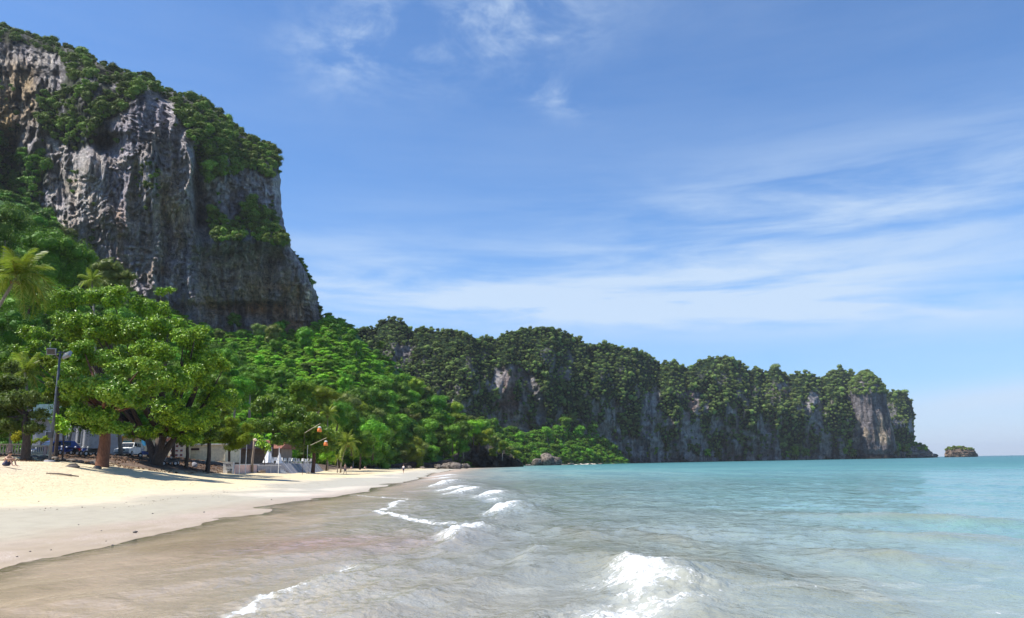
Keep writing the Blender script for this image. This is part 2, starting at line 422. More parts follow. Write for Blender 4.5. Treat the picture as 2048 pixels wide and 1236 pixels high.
f4 = t.noise(g, 3.3, 3, .5, .8)
h = t.math('ADD', h, t.math('MULTIPLY', t.mr(f4, .50, .62), t.math('MULTIPLY', t.attr('walked'), .34)))
bn = t.bump(t.math('MULTIPLY', h, t.mr(wet, 0, 1, 1.0, 0.10)), 0.7, 0.22)
princ(t, out, c, t.mr(wet, 0, 1, 0.9, 0.36), t.mr(wet, 0, 1, 0.2, 0.45), bn)
M['sand'] = m
wetv = (1 - dry) * (1 - 0.5 * white)
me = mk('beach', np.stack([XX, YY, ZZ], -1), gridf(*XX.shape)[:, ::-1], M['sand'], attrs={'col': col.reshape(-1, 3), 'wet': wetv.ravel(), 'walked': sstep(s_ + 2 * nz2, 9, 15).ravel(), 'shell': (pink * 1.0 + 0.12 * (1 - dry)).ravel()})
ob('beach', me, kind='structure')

# ------------------------------------------------------------------ the sea
wx = np.concatenate([[-9000, -4000, -2000, -1100, -600], np.linspace(-260, 2330, 700), [2600, 3200, 4500, 7000, 12000]])
dpy = np.concatenate([np.geomspace(0.09, 5, 50), np.arange(5.35, 100, 0.50), np.arange(100, 460, 1.05), np.geomspace(465, 3500, 25)])
wy = EYE * F / dpy[::-1]
PX, YY = np.meshgrid(wx, wy); XX = (PX - 1024) / F * YY; ZZ = np.zeros_like(XX)
rowd = np.gradient(wy)[:, None] * np.ones_like(XX)
off = XX - shore_x(YY)
calm = sstep(off, -1, 7)
for lam, ang, amp, sd in ((7.5, 8, .040, 1), (5.0, -14, .032, 2), (3.1, 22, .022, 3), (2.1, -33, .024, 4), (1.35, 48, .016, 5), (.95, -8, .011, 6), (.66, 65, .0065, 7), (.46, -50, .003, 8), (.33, 20, .002, 9)):
    a = math.radians(ang); k = 2 * math.pi / lam
    ph = k * (XX * math.cos(a) + YY * math.sin(a)) + 2.6 * fbm(XX / lam / 2.6, YY / lam / 4.2, o=2, seed=40 + sd)
    grp = 0.55 + 0.75 * fbm(XX / lam / 4, YY / lam / 5, o=2, seed=60 + sd)
    fade = sstep(lam / np.abs(rowd), 1.3, 3.4)
    wv = 1 - np.abs(np.sin(ph / 2)) * 2 if lam > .9 else np.sin(ph)
    ZZ += 1.3 * amp * grp * wv * fade * calm
foam = np.zeros_like(XX); murk = np.zeros_like(XX); trans = np.zeros_like(XX)
wob = 0.35 * fbm(XX / .9, YY / .9, o=3, seed=77)
# breakers: the place is read off the photo on the water plane; crest runs along the shore, breaking towards it
BRK = [((1285, 1172), 2.1, .22, 1.0), ((1075, 1113), 1.9, .15, .30), ((930, 1070), 2.6, .26, .9), ((1018, 1022), 3.0, .34, 1.0),
       ((935, 986), 4.2, .34, 1.0), ((915, 980), 3.5, .30, 1.0), ((987, 993), 2.8, .30, 1.0), ((893, 974), 4.0, .32, 1.0), ((903, 972), 6.0, .28, 1.0), ((898, 953), 7, .30, 1.0), ((893, 958), 6, .25, .9), ((955, 965), 3, .16, .4), ((1003, 1002), 1.2, .2, .7)]
for (bp, L, H, fo) in BRK:
    c = on_water(*bp); along = YY - c[1]; ac = XX - c[0] - 0.10 * along * np.sign(0.1) + wob * .7
    scale = max(0.9, c[1] / 20.0)
    e = np.exp(-(along / L) ** 2)
    front = np.exp(-(np.minimum(ac, 0) / (.32 * scale)) ** 2) * (ac < 0) + np.exp(-(np.maximum(ac, 0) / (.95 * scale)) ** 2) * (ac >= 0)
    ZZ += H * e * front
    fm = e ** .8 * fo * (np.exp(-(np.minimum(ac + .1 * scale, 0) / (.55 * scale)) ** 2) * (ac < 0) + np.exp(-np.maximum(ac, 0) / (.50 * scale)) * (ac >= 0))
    foam = np.maximum(foam, fm)
# swells that have not broken, right of the breakers
for (bp, L, H) in (((1240, 1135), 3.5, .17), ((1400, 1140), 3.0, .10), ((1180, 1075), 3.5, .10), ((1860, 1040), 5, .17), ((1790, 1118), 1.6, .14), ((1650, 1195), 1.5, .09), ((1900, 1075), 3, .10), ((1500, 1145), 2, .07), ((1340, 1085), 3, .12)):
    c = on_water(*bp); r = math.radians(35 if bp[0] > 1450 else 8)
    dx, dy = XX - c[0], YY - c[1]
    u = dx * math.cos(r) + dy * math.sin(r) + wob * .5; v = -dx * math.sin(r) + dy * math.cos(r)
    b = H * np.exp(-(v / L) ** 2 - (u / .62) ** 2); ZZ += b; murk = np.maximum(murk, b / H)
# edges of the spent waves running up the sand: foam line, thin sheet behind it
def edge(pts, wd, amt, H, trail, tf):
    global ZZ, foam, murk
    P = np.array([on_water(*p)[:2] for p in pts]); o = np.argsort(P[:, 1]); P = P[o]
    ex = np.interp(YY, P[:, 1], P[:, 0]) + wob * .55
    inr = sstep(YY, P[0, 1] - .6, P[0, 1] + .2) * (1 - sstep(YY, P[-1, 1] - .4, P[-1, 1] + 1.0)); a = XX - ex
    sc = np.maximum(1, YY / 20)
    foam = np.maximum(foam, amt * inr * np.exp(-(a / (wd * sc)) ** 2))
    foam = np.maximum(foam, tf * inr * (a > 0) * np.exp(-a / (trail * sc)))
    ZZ = ZZ + H * inr * (a > 0) * np.exp(-np.maximum(a, 0) / 1.6) * sstep(a, 0, .12)
edge([(420, 1260), (500, 1231), (560, 1190), (640, 1150), (700, 1132)], .16, 1.0, .075, 1.1, .62)
edge([(700, 1132), (760, 1122), (850, 1112), (940, 1103)], .07, .55, .03, .3, .3)
edge([(905, 1048), (850, 1046), (810, 1035), (755, 1025), (800, 1002)], .16, .9, .05, .9, .55)
edge([(960, 1042), (905, 1046)], .10, .6, .03, .4, .4)
edge([(700, 990), (760, 994), (815, 999)], .10, .7, .03, .25, .2)
edge([(100, 1195), (240, 1175), (420, 1160), (560, 1148)], .05, .30, .012, .3, .1)
edge([(-60, 1140), (60, 1118), (180, 1110), (300, 1100)], .04, .22, .008, .2, .05)
# right of the large breaker foam lies in long patches
for (bp, rx, ry, k) in (((1350, 1190), 1.0, .75, .62), ((1330, 1215), .9, .6, .7), ((1420, 1205), .6, .5, .35), ((1250, 1225), .9, .7, .85), ((640, 1200), 1.6, .9, .40), ((760, 1190), 1.2, .5, .28), ((950, 1215), 1.5, .7, .22), ((960, 1065), 1.3, 1.2, .45), ((560, 1222), 1.0, .5, .5), ((880, 1055), 1.0, 2.5, .35)):
    c = on_water(*bp); foam = np.maximum(foam, k * np.exp(-((XX - c[0]) / rx) ** 2 - ((YY - c[1]) / ry) ** 2))
ZZ += foam * 0.045 * fbm(XX / .11, YY / .11, o=4, seed=5) * sstep(1.2 / np.abs(rowd), 2, 6)
foam = np.maximum(foam, .43 * sstep(fbm(XX / 1.5, YY / .55, o=4, seed=88), .15, .6) * sstep(YY, 17, 12) * sstep(off, 4, 7))
depth = -ground_z(XX, YY)
def lerp3(o, keys): return np.stack([np.interp(o, [k[0] for k in keys], [k[1][i] for k in keys]) for i in range(3)], -1)
big = fbm(XX / 22, YY / 40, o=4, seed=21); md = fbm(XX / 3, YY / 5, o=4, seed=22)
oo = off * (1 + .25 * big) + 3 * md * sstep(off, 2, 30)
wc = lerp3(oo, [(-2, (.46, .345, .25)), (3, (.41, .32, .24)), (6, (.31, .265, .20)), (9, (.225, .225, .185)), (15, (.19, .245, .215)), (25, (.14, .25, .235)),
                (40, (.09, .225, .215)), (75, (.06, .185, .182)), (160, (.042, .15, .158)), (1200, (.035, .12, .138))])
pk = np.exp(-((XX - on_water(640, 1085)[0]) / 2.6) ** 2 - ((YY - on_water(640, 1085)[1]) / 2.2) ** 2)
wc = wc + (np.array([.33, .20, .17]) - wc) * (.65 * pk)[..., None]
ol = np.exp(-((off - 2.2) / 2.0) ** 2) * sstep(fbm(XX / 4, YY / 5, o=3, seed=31), -.2, .4)
wc = wc + (np.array([.13, .105, .045]) - wc) * (.55 * ol * .6 * sstep(YY, 60, 40))[..., None]  # olive reflections of trees and cliff painted into the shallows
wc = wc + (np.array([.20, .18, .10]) - wc) * (.55 * murk)[..., None]
m, t, out = newmat('sea_water')
g = t.node('ShaderNodeNewGeometry').outputs['Position']
fa = t.attr('foam'); lv = t.attr('lively')
r1 = t.noise(t.mapping(g, (1, .8, 1)), 3.0, 4, 0.6, .3)
r2 = t.noise(t.mapping(g, (1, .7, 1)), 11.0, 4, 0.6, .3)
r3 = t.noise(t.mapping(g, (.8, .55, 1)), 0.55, 5, 0.6, .4)
r4 = t.noise(t.mapping(g, (.9, .5, 1)), 0.14, 4, 0.6)
h = t.math('ADD', t.math('ADD', t.math('MULTIPLY', r1, .075), t.math('MULTIPLY', r2, .014)), t.math('ADD', t.math('MULTIPLY', t.math('MULTIPLY', r3, .40), t.attr('midw')), t.math('MULTIPLY', t.math('MULTIPLY', r4, 1.1), t.attr('farw'))))
h = t.math('MULTIPLY', h, lv)
nrm = t.bump(h, 1.0, 1.0)
fn1 = t.noise(t.mapping(g, (1.0, .8, 1)), 9, 7, 0.72, .5); fn2 = t.noise(g, 3.1, 5, .6, 1.2)
fn = t.math('ADD', t.math('MULTIPLY', fn1, .6), t.math('MULTIPLY', fn2, .4))
thr = t.math('SUBTRACT', 0.76, t.math('MULTIPLY', fa, 0.375))
fmask = t.mr(t.math('SUBTRACT', fn, thr), -0.015, 0.045)
wcol = t.attr('col', out='Color')
wcol = t.mix(1.0, wcol, t.ramp(t.noise(t.mapping(g, (.5, .25, 1)), 1.3, 5, .65), [(.3, (.82, .84, .86)), (.55, (1, 1, 1)), (.75, (1.12, 1.1, 1.06))]), 'MULTIPLY')
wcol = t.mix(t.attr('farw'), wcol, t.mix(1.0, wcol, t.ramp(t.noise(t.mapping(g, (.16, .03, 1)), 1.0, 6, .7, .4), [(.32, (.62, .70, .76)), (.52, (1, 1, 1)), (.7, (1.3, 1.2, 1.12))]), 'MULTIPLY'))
wcol = t.mix(t.mr(fa, .1, .8, 0, .45), wcol, (.45, .46, .42, 1))
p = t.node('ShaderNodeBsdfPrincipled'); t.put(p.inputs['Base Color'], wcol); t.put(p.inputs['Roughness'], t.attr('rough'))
p.inputs['IOR'].default_value = 1.33; t.put(p.inputs['Normal'], nrm)
fo = t.node('ShaderNodeBsdfPrincipled'); fo.inputs['Base Color'].default_value = (.72, .73, .72, 1); fo.inputs['Roughness'].default_value = .55
t.put(fo.inputs['Normal'], t.bump(t.math('ADD', fn1, t.noise(g, 40, 4, .7)), .8, .07))
mx = t.node('ShaderNodeMixShader'); t.put(mx.inputs[0], fmask); t.l.new(p.outputs[0], mx.inputs[1]); t.l.new(fo.outputs[0], mx.inputs[2])
gl = t.node('ShaderNodeBsdfTransparent'); gs = t.node('ShaderNodeBsdfGlossy'); gs.inputs['Roughness'].default_value = .05; t.put(gs.inputs['Normal'], nrm)
fr = t.node('ShaderNodeFresnel'); fr.inputs[0].default_value = 1.33
thin = t.node('ShaderNodeMixShader'); t.l.new(fr.outputs[0], thin.inputs[0]); t.l.new(gl.outputs[0], thin.inputs[1]); t.l.new(gs.outputs[0], thin.inputs[2])
fin = t.node('ShaderNodeMixShader'); t.put(fin.inputs[0], t.math('MAXIMUM', t.attr('opac'), fmask)); t.l.new(thin.outputs[0], fin.inputs[1]); t.l.new(mx.outputs[0], fin.inputs[2])
t.l.new(fin.outputs[0], out.inputs[0])
M['sea'] = m
opac = sstep(depth + ZZ, -.02, .055)
lively = 0.25 + 0.75 * sstep(off, 0, 8)
me = mk('sea', np.stack([XX, YY, ZZ], -1), gridf(*XX.shape)[:, ::-1], M['sea'],
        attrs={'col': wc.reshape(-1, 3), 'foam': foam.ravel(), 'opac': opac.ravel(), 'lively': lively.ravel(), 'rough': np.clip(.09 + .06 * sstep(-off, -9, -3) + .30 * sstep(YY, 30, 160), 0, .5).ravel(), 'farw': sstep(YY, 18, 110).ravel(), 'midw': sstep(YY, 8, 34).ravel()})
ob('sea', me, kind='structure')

# ------------------------------------------------------------------ plants: leaf clouds and crowns
def leaf_quads(cen, nor, size, ratio=.5, jit=.5, r=rng, droop=.15):
    n = nor + jit * r.normal(size=cen.shape); n /= np.linalg.norm(n, axis=1)[:, None] + 1e-9
    dd = np.cross(n, r.normal(size=cen.shape)); dd /= np.linalg.norm(dd, axis=1)[:, None] + 1e-9
    sd = np.cross(n, dd); s = (size * r.uniform(.65, 1.35, len(cen)))[:, None] if np.ndim(size) == 0 else size[:, None]
    co = np.stack([cen - dd * s * .5, cen + sd * s * ratio * .5 + n * s * .06, cen + dd * s * .5 - n * s * droop, cen - sd * s * ratio * .5 + n * s * .06], 1)
    return co.reshape(-1, 3)
def core_shape():
    import bmesh
    bm = bmesh.new(); bmesh.ops.create_icosphere(bm, subdivisions=2, radius=1)
    v = [tuple(x.co) for x in bm.verts]; f = [tuple(x.index for x in q.verts) for q in bm.faces]; bm.free(); return v, f
CORE_V, CORE_F = core_shape()
def crown_mesh(name, lobes, per_area, leaf, mats, seed=0, jit=.5, ratio=.5, tuft=0, limbs=None, bark=None, shell=.25, under=.5, core=.68):
    """lobes: (x, y, z, r, squash).  leaves lie in the outer shell of each lobe; optional bark tubes as 2nd material"""
    r = np.random.default_rng(seed); cs, ns = [], []
    L = np.array(lobes, float)
    for (x, y, z, rr, sq) in L:
        n = int(per_area * 4 * math.pi * rr * rr)
        if tuft: n = max(3, n // tuft)
        dv = r.normal(size=(n, 3)); dv /= np.linalg.norm(dv, axis=1)[:, None]
        keep = (dv[:, 2] > -.25) | (r.random(n) < under); dv = dv[keep]
        bump = 1 + .22 * fbm(dv[:, 0] * 2 + x, dv[:, 1] * 2 + y, dv[:, 2] * 2 + z, o=2, seed=seed)
        rad = rr * bump * (1 - shell * r.random(len(dv)) ** 1.6)
        p = np.stack([x + dv[:, 0] * rad, y + dv[:, 1] * rad, z + dv[:, 2] * rad * sq], 1)
        nn = dv * np.array([1, 1, 1 / sq]); nn[:, 2] += .45; nn /= np.linalg.norm(nn, axis=1)[:, None]
        if tuft:   # whorls of leaves standing at the twig ends
            k = tuft; base = np.repeat(p, k, 0); bn = np.repeat(nn, k, 0)
            ang = r.normal(size=base.shape); ang -= (ang * bn).sum(1)[:, None] * bn; ang /= np.linalg.norm(ang, axis=1)[:, None]
            p = base + ang * leaf * r.uniform(.25, 1.0, len(base))[:, None] + bn * r.normal(size=len(base))[:, None] * leaf * .35
            nn = bn + ang * .35
        cs.append(p); ns.append(nn)
    p = np.concatenate(cs); nn = np.concatenate(ns)
    inside = np.zeros(len(p), bool)
    for (x, y, z, rr, sq) in L:
        q = (p - (x, y, z)) / (rr, rr, rr * sq); inside |= (q ** 2).sum(1) < .42
    p, nn = p[~inside], nn[~inside]
    co = leaf_quads(p, nn, leaf, ratio, jit, r); nleaf = len(p)
    # solid core added inside every lobe to block light, darkened like shaded gaps
    sp = np.array(CORE_V); hv = []
    for (x, y, z, rr, sq) in L:
        k = 1 + .18 * fbm(sp[:, 0] * 2 + x * 3, sp[:, 1] * 2 + y * 3, sp[:, 2] * 2 + z * 3, o=2, seed=seed); hv.append(np.array([x, y, z]) + sp * k[:, None] * rr * core * np.array([1, 1, sq]))
    hv = np.concatenate(hv)
    fc = np.arange(len(co), dtype=np.int32).reshape(-1, 4); mi = np.zeros(len(fc), np.int32)
    patch = fbm(p[:, 0] * .9 / max(.3, leaf * 3), p[:, 1] * .9 / max(.3, leaf * 3), p[:, 2] / max(.3, leaf * 3), o=2, seed=seed + 5)
    tint = np.repeat(np.clip(.5 + .34 * r.normal(size=len(p)) * .8 + .25 * patch, 0, 1), 4)
    hf = (np.array(CORE_F)[None] + (np.arange(len(L)) * len(sp))[:, None, None] + len(co)).reshape(-1, 3)
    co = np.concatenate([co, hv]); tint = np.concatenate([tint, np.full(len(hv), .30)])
    fl = [fc, hf]
    mats = [mats]
    if limbs:
        mb = MB()
        for pts, rad in limbs: mb.tube(pts, rad, 6)
        off_ = len(co); co = np.concatenate([co, np.array(mb.v)]); tint = np.concatenate([tint, np.zeros(len(mb.v))])
        q = np.array([f for f in mb.f if len(f) == 4]) + off_
        fl[0] = np.concatenate([fl[0], q]); mi = np.concatenate([mi, np.ones(len(q), np.int32)]); mats.append(bark or M['bark_dark'])
    mi = np.concatenate([mi, np.zeros(len(hf), np.int32)])
    return mk(name, co, fl, mats, smooth=False, attrs={'tint': tint}, midx=mi)
def dome_lobes(n, seed, flat=.8, tall=1.0, spread=.62, size=(.32, .55)):
    r = random.Random(seed); out_ = [(0, 0, .25 * tall, .62, flat)]
    for i in range(n):
        a = i * 2.399 + r.uniform(-.4, .4); q = math.sqrt((i + .5) / n) * spread; h = (.25 + (1 - q * q) * .55 * r.uniform(.6, 1.15)) * tall
        out_.append((q * math.cos(a), q * math.sin(a), h, r.uniform(*size), flat))
    return out_
def trunk_proto(name, seed, h=1.1, tr=.06, bark=None):
    r = random.Random(seed); mb = MB(); b = (r.uniform(-.12, .12), r.uniform(-.12, .12), -h)
    mb.tube([b, (b[0] * .5, b[1] * .5, -h * .45), (0, 0, -.05), (.02, 0, .45)], [tr, tr * .8, tr * .55, tr * .2], 6)
    me_ = mb.mesh(name, bark or M['bark_dark'], True); return me_
def tree_proto(name, seed, leafm, n=9, leaf=.085, per=75, flat=.8, tall=1.0, bark=None, h=1.3, lean=.1, jit=.45, trunk=.055, size=(.30, .50)):
    lb = dome_lobes(n, seed, flat, tall, size=size); r = random.Random(seed)
    base = (r.uniform(-lean, lean), r.uniform(-lean, lean), -h)
    h_ = abs(h)
    limbs = [([base, (base[0] * .6, base[1] * .6, -h * .5), (0, 0, -.05), (0, 0, .3)], [trunk, trunk * .8, trunk * .6, trunk * .3])]
    for q in lb[1:6]: limbs.append(([(0, 0, -.25), (q[0] * .5, q[1] * .5, q[2] * .45), (q[0], q[1], q[2])], [trunk * .45, trunk * .3, trunk * .12]))
    if h <= 0: limbs = None
    return crown_mesh(name, lb, per, leaf, leafm, seed, limbs=limbs, bark=bark, jit=jit, shell=.2)

crowns = {}
def protoset(key, metas):
    """a set of crown shapes used by the mass plantings (geometry nodes)"""
    col_ = bpy.data.collections.new(key)
    for i, me in enumerate(metas): col_.objects.link(bpy.data.objects.new('%s_%02d' % (key, i), me))
    crowns[key] = (col_, len(metas))
protoset('far_crown', [tree_proto('far_crown', 100 + i, M['leaf_far'], n=7, leaf=.20, per=26, flat=.95, size=(.34, .5), h=.6, jit=.28) for i in range(8)])
protoset('cliff_crown', [tree_proto('cliff_crown', 120 + i, M['leaf_cliff'], n=8, leaf=.15, per=46, flat=.9, h=.5, jit=.3) for i in range(6)])
protoset('vine_clump', [tree_proto('vine_clump', 140 + i, M['leaf_vine'], n=8, leaf=.16, per=24, flat=.6, h=.3) for i in range(5)])
protoset('hill_shrub', [tree_proto('hill_shrub', 160 + i, M['leaf_hill'], n=7, leaf=.16, per=40, flat=.85, h=.4, jit=.32) for i in range(5)])
def masses(name, key, pts, sc, label, cat=None):
    """one object of many crowns that nobody could count"""
    pts = np.asarray(pts, np.float32); n = len(pts)
    me = bpy.data.meshes.new(name); me.vertices.add(n); me.vertices.foreach_set('co', pts.ravel())
    a = me.attributes.new('size', 'FLOAT_VECTOR', 'POINT'); sc = np.asarray(sc, np.float32)
    sv = np.stack([sc * rng.uniform(.85, 1.2, n), sc * rng.uniform(.85, 1.2, n), sc * rng.uniform(.75, 1.25, n)], 1).astype(np.float32)
    a.data.foreach_set('vector', sv.ravel())
    a = me.attributes.new('turn', 'FLOAT_VECTOR', 'POINT')
    rv = np.stack([rng.normal(0, .12, n), rng.normal(0, .12, n), rng.uniform(0, 6.28, n)], 1).astype(np.float32); a.data.foreach_set('vector', rv.ravel())
    a = me.attributes.new('which', 'INT', 'POINT'); a.data.foreach_set('value', rng.integers(0, crowns[key][1], n).astype(np.int32))
    o = ob(name, me); tag(o, label, cat, kind='stuff')
    ng = bpy.data.node_groups.new(name + '_nodes', 'GeometryNodeTree')
    ng.interface.new_socket('Geometry', in_out='INPUT', socket_type='NodeSocketGeometry'); ng.interface.new_socket('Geometry', in_out='OUTPUT', socket_type='NodeSocketGeometry')
    N = NT(ng); gi = N.node('NodeGroupInput'); go = N.node('NodeGroupOutput')
    ci = N.node('GeometryNodeCollectionInfo'); ci.inputs['Collection'].default_value = crowns[key][0]
    ci.inputs['Separate Children'].default_value = True; ci.inputs['Reset Children'].default_value = True
    ip = N.node('GeometryNodeInstanceOnPoints'); ip.inputs['Pick Instance'].default_value = True
    def na(nm, ty):
        q = N.node('GeometryNodeInputNamedAttribute', data_type=ty); q.inputs['Name'].default_value = nm; return [s_ for s_ in q.outputs if s_.enabled and s_.name == 'Attribute'][0]
    N.l.new(gi.outputs[0], ip.inputs['Points']); N.l.new(ci.outputs[0], ip.inputs['Instance'])
    N.l.new(na('which', 'INT'), ip.inputs['Instance Index']); N.l.new(na('turn', 'FLOAT_VECTOR'), ip.inputs['Rotation']); N.l.new(na('size', 'FLOAT_VECTOR'), ip.inputs['Scale'])
    N.l.new(ip.outputs[0], go.inputs[0])
    md_ = o.modifiers.new('planting', 'NODES'); md_.node_group = ng
    return o

# ------------------------------------------------------------------ the limestone cliff
CV1 = [(-400, -70), (0, 45), (60, 65), (120, 83), (170, 100), (205, 125), (235, 143), (262, 136), (292, 143), (325, 165), (348, 190), (352, 205), (335, 205), (312, 185), (292, 176), (262, 205), (238, 232), (212, 236), (180, 290), (150, 302),
       (118, 282), (85, 262), (70, 225), (80, 190), (115, 185), (135, 150), (120, 112), (60, 92), (0, 84), (-400, 40)]
CV2 = [(346, 190), (372, 185), (405, 196), (440, 220), (470, 248), (500, 272), (530, 276), (552, 292), (560, 320), (560, 346), (545, 356), (512, 345), (490, 336), (470, 350), (440, 352), (415, 362), (396, 335), (388, 300), (372, 262), (356, 230)]
CV3 = [(412, 424), (430, 412), (452, 455), (478, 432), (500, 402), (524, 408), (545, 432), (566, 462), (582, 492), (560, 492), (530, 486), (500, 478), (470, 482), (430, 482), (418, 455)]
CV4 = [(-420, 250), (0, 262), (30, 310), (62, 300), (96, 320), (75, 400), (110, 452), (125, 490), (-420, 600)]
CL_OUT = np.array([(-400, -60), (-120, 20), (0, 52), (60, 72), (120, 90), (170, 107), (205, 130), (235, 140), (262, 145), (290, 152), (320, 172), (345, 184),
                   (372, 194), (405, 206), (440, 228), (470, 255), (500, 277), (528, 284), (548, 296), (556, 320), (559, 350), (561, 400), (566, 440), (573, 470), (583, 495),
                   (598, 515), (612, 535), (624, 565), (634, 590), (641, 615), (644, 640), (640, 665), (632, 700), (620, 800), (600, 960)], float)
NR, NC = 600, 560
ys = np.linspace(-60, 960, NR)
# right-hand edge of the face for every row (the outline only ever falls to the right down to its foot)
xg = np.linspace(-400, 644, 4000); tg = np.interp(xg, CL_OUT[:-4, 0], CL_OUT[:-4, 1])
xr = np.array([xg[tg <= y][-1] if (tg <= y).any() else -400 for y in ys]); low_ = ys > 640
xr[low_] = np.interp(ys[low_], CL_OUT[-5:, 1], CL_OUT[-5:, 0])
xr = xr + 2.2 * fbm(ys / 9, ys * 0, o=3, seed=51) * (ys > 295)
uu = np.linspace(0, 1, NC) ** .93
PX = -420 + (xr[:, None] + 420) * uu[None, :]; PY = ys[:, None] * np.ones_like(PX)
def cliff_depth(px, py):
    D = np.interp(px, [-420, 0, 150, 200, 385, 560, 645], [315, 340, 358, 356, 366, 392, 400])
    zrel = np.clip((940 - py) / 890, 0, 1)
    # the left quarter leans back and takes the sun
    lean = sstep(px, 215, 60)
    D = D + lean * 70 * (zrel - .45)
    D = D + 26 * sstep(px, 190, 20) * zrel
    D = D - 20 * sstep(px, 185, 260) * np.clip((670 - py) / 480, 0, 1)          # the main wall overhangs
    D = D - 12 * np.exp(-((py - 478) / 26) ** 2) * sstep(px, 405, 430)
    # the wall right of the deep cleft stands back; a vegetated shelf closes it below
    rec = sstep(px, 386, 408) * sstep(py, 492, 462) * sstep(py, 235, 300)
    D = D + 9 * rec * (1 - .5 * sstep(px, 470, 560))
    D = D + 16 * np.exp(-((px - 398) / 11) ** 2) * sstep(py, 275, 310) * sstep(py, 480, 440)
    D = D + 5 * sstep(py, 492, 400) * sstep(px, 405, 440) * sstep(px, 700, 520)
    # big rounded shelf top slopes
    top = np.interp(px, CL_OUT[:19, 0], CL_OUT[:19, 1])
    dt = py - top
    D = D + 55 * np.exp(-np.clip(dt, 0, None) / 38)
    # cave hollow with its roof, and the low scooped arch near the foot
    D = D + 15 * np.exp(-((px - 212) / 34) ** 2 - ((py - 288) / 20) ** 2) + 9 * sstep(py, 262, 268) * np.exp(-((px - 215) / 40) ** 2 - ((py - 275) / 22) ** 2)
    D = D + 10 * np.exp(-((px - 470) / 75) ** 2 - ((py - 615) / 22) ** 2) * sstep(py, 600, 612)
    D = D + 7 * np.exp(-((px - 330) / 55) ** 2 - ((py - 400) / 110) ** 2)
    # pillar down the middle of the face and the white dripstone column at its left
    D = D - 6 * np.exp(-((px - 305 - 10 * np.sin(py / 60)) / 14) ** 2) * sstep(py, 250, 300) * sstep(py, 640, 560)
    D = D - 9 * np.exp(-((px - 165 + (py - 400) * .08) / 22) ** 2) * sstep(py, 290, 330) * sstep(py, 560, 500)
    # gully behind the green spur on the far left
    D = D + 30 * np.exp(-((px - 15) / 28) ** 2) * sstep(py, 240, 300)
    wx_ = px + 10 * fbm(px / 60, py / 70, o=3, seed=60); py0 = py; py = py + 26 * fbm(px / 47 + 3.3, py / 90 + 1.7, o=3, seed=59)
    D = D - 7.5 * fbm(wx_ / 60, py / 150, o=3, seed=61) - 5.0 * ridge(wx_ / 30, py / 130, o=4, seed=62)
    D = D - 2.6 * ridge(wx_ / 9, py / 60, o=3, seed=63) * (.5 + .5 * fbm(px / 50, py / 50, o=2, seed=66) + .4 * lean)
    D = D - .8 * fbm(px / 26 + .3 * fbm(px / 30, py / 30, o=2, seed=68), py / 5, o=4, seed=64) - 2.0 * fbm(px / 5, py / 7, o=3, seed=65) - 1.6 * np.clip(ridge(px / 70, py / 11, o=2, seed=69), .2, 1)
    D = D + lean * 5 * fbm(px / 13, py / 22, o=4, seed=67)
    return D
D = cliff_depth(PX, PY)
edge_d = xr[:, None] - PX
D = D + 24 * (1 - np.sqrt(np.clip(edge_d / 26, 0, 1))) ** 1.6
P = at(PX, PY, D)
backs = []
for k, (dp, dd) in enumerate(((1.5, 14), (5, 34), (12, 70), (30, 150))):
    backs.append(at(PX[:, -1] - dp, PY[:, -1] + .3, D[:, -1] + dd)[:, None]); backs[-1][..., 2] = P[:, -1, 2][:, None]
P = np.concatenate([P] + backs, 1)
base = np.array([.43, .395, .425]) * np.ones(PX.shape + (3,))
v1 = fbm(PX / 34, PY / 120, o=4, seed=71); v2 = fbm(PX / 15, PY / 90, o=4, seed=72); v3 = fbm(PX / 60, PY / 45, o=4, seed=73)
def tint(col_, rgb, k): return col_ + (np.array(rgb) - col_) * np.clip(k, 0, 1)[..., None]
def bl(x, y, rx, ry): return np.exp(-((PX - x) / rx) ** 2 - ((PY - y) / ry) ** 2)
base = tint(base, (.50, .42, .33), sstep(v3, -.1, .6) * .75)
base = tint(base, (.60, .47, .30), (bl(350, 420, 45, 80) + bl(500, 585, 90, 45) * 1.1 + bl(600, 610, 30, 60) + bl(240, 440, 60, 60) * .6) * sstep(v1 + .3, -.5, .4))
base = tint(base, (.55, .31, .16), (bl(520, 620, 90, 14) * 1.1 + bl(590, 650, 45, 18) + bl(560, 575, 40, 10) * .6 + bl(350, 470, 16, 30) * .4 + bl(240, 465, 10, 50) * .7 + bl(322, 540, 14, 12) * .8 + bl(410, 605, 40, 12) * .5) * .8)
base = tint(base, (.13, .13, .16), (sstep(v2, .15, .6) * .55 + .7 * bl(400, 400, 16, 90) + .6 * bl(212, 290, 38, 30)))  # dark streaks, plus shade painted into the cleft and cave hollow
base = tint(base, (.62, .59, .56), sstep(v1, .35, .8) * .45 + .5 * bl(160, 400, 28, 110) * sstep(v2, -.5, .2))
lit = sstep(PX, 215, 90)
base = tint(base, (.50, .46, .41), lit * .75 * sstep(v2 + v3 * .5, -.6, .3))  # sunlit tone of the left quarter painted into the rock colour
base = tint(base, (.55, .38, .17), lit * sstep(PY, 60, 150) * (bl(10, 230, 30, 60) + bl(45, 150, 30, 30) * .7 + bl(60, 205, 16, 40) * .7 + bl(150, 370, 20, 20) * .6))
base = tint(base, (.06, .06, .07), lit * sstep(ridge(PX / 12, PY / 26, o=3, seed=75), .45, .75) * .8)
veg_top = np.maximum(np.maximum(inpoly(PX, PY, CV1, 5), inpoly(PX, PY, CV2, 5)), inpoly(PX, PY, CV3, 5)) * sstep(v2 + .5 * v3, -.9, -.1)
base = tint(base, (.055, .075, .03), .85 * veg_top)
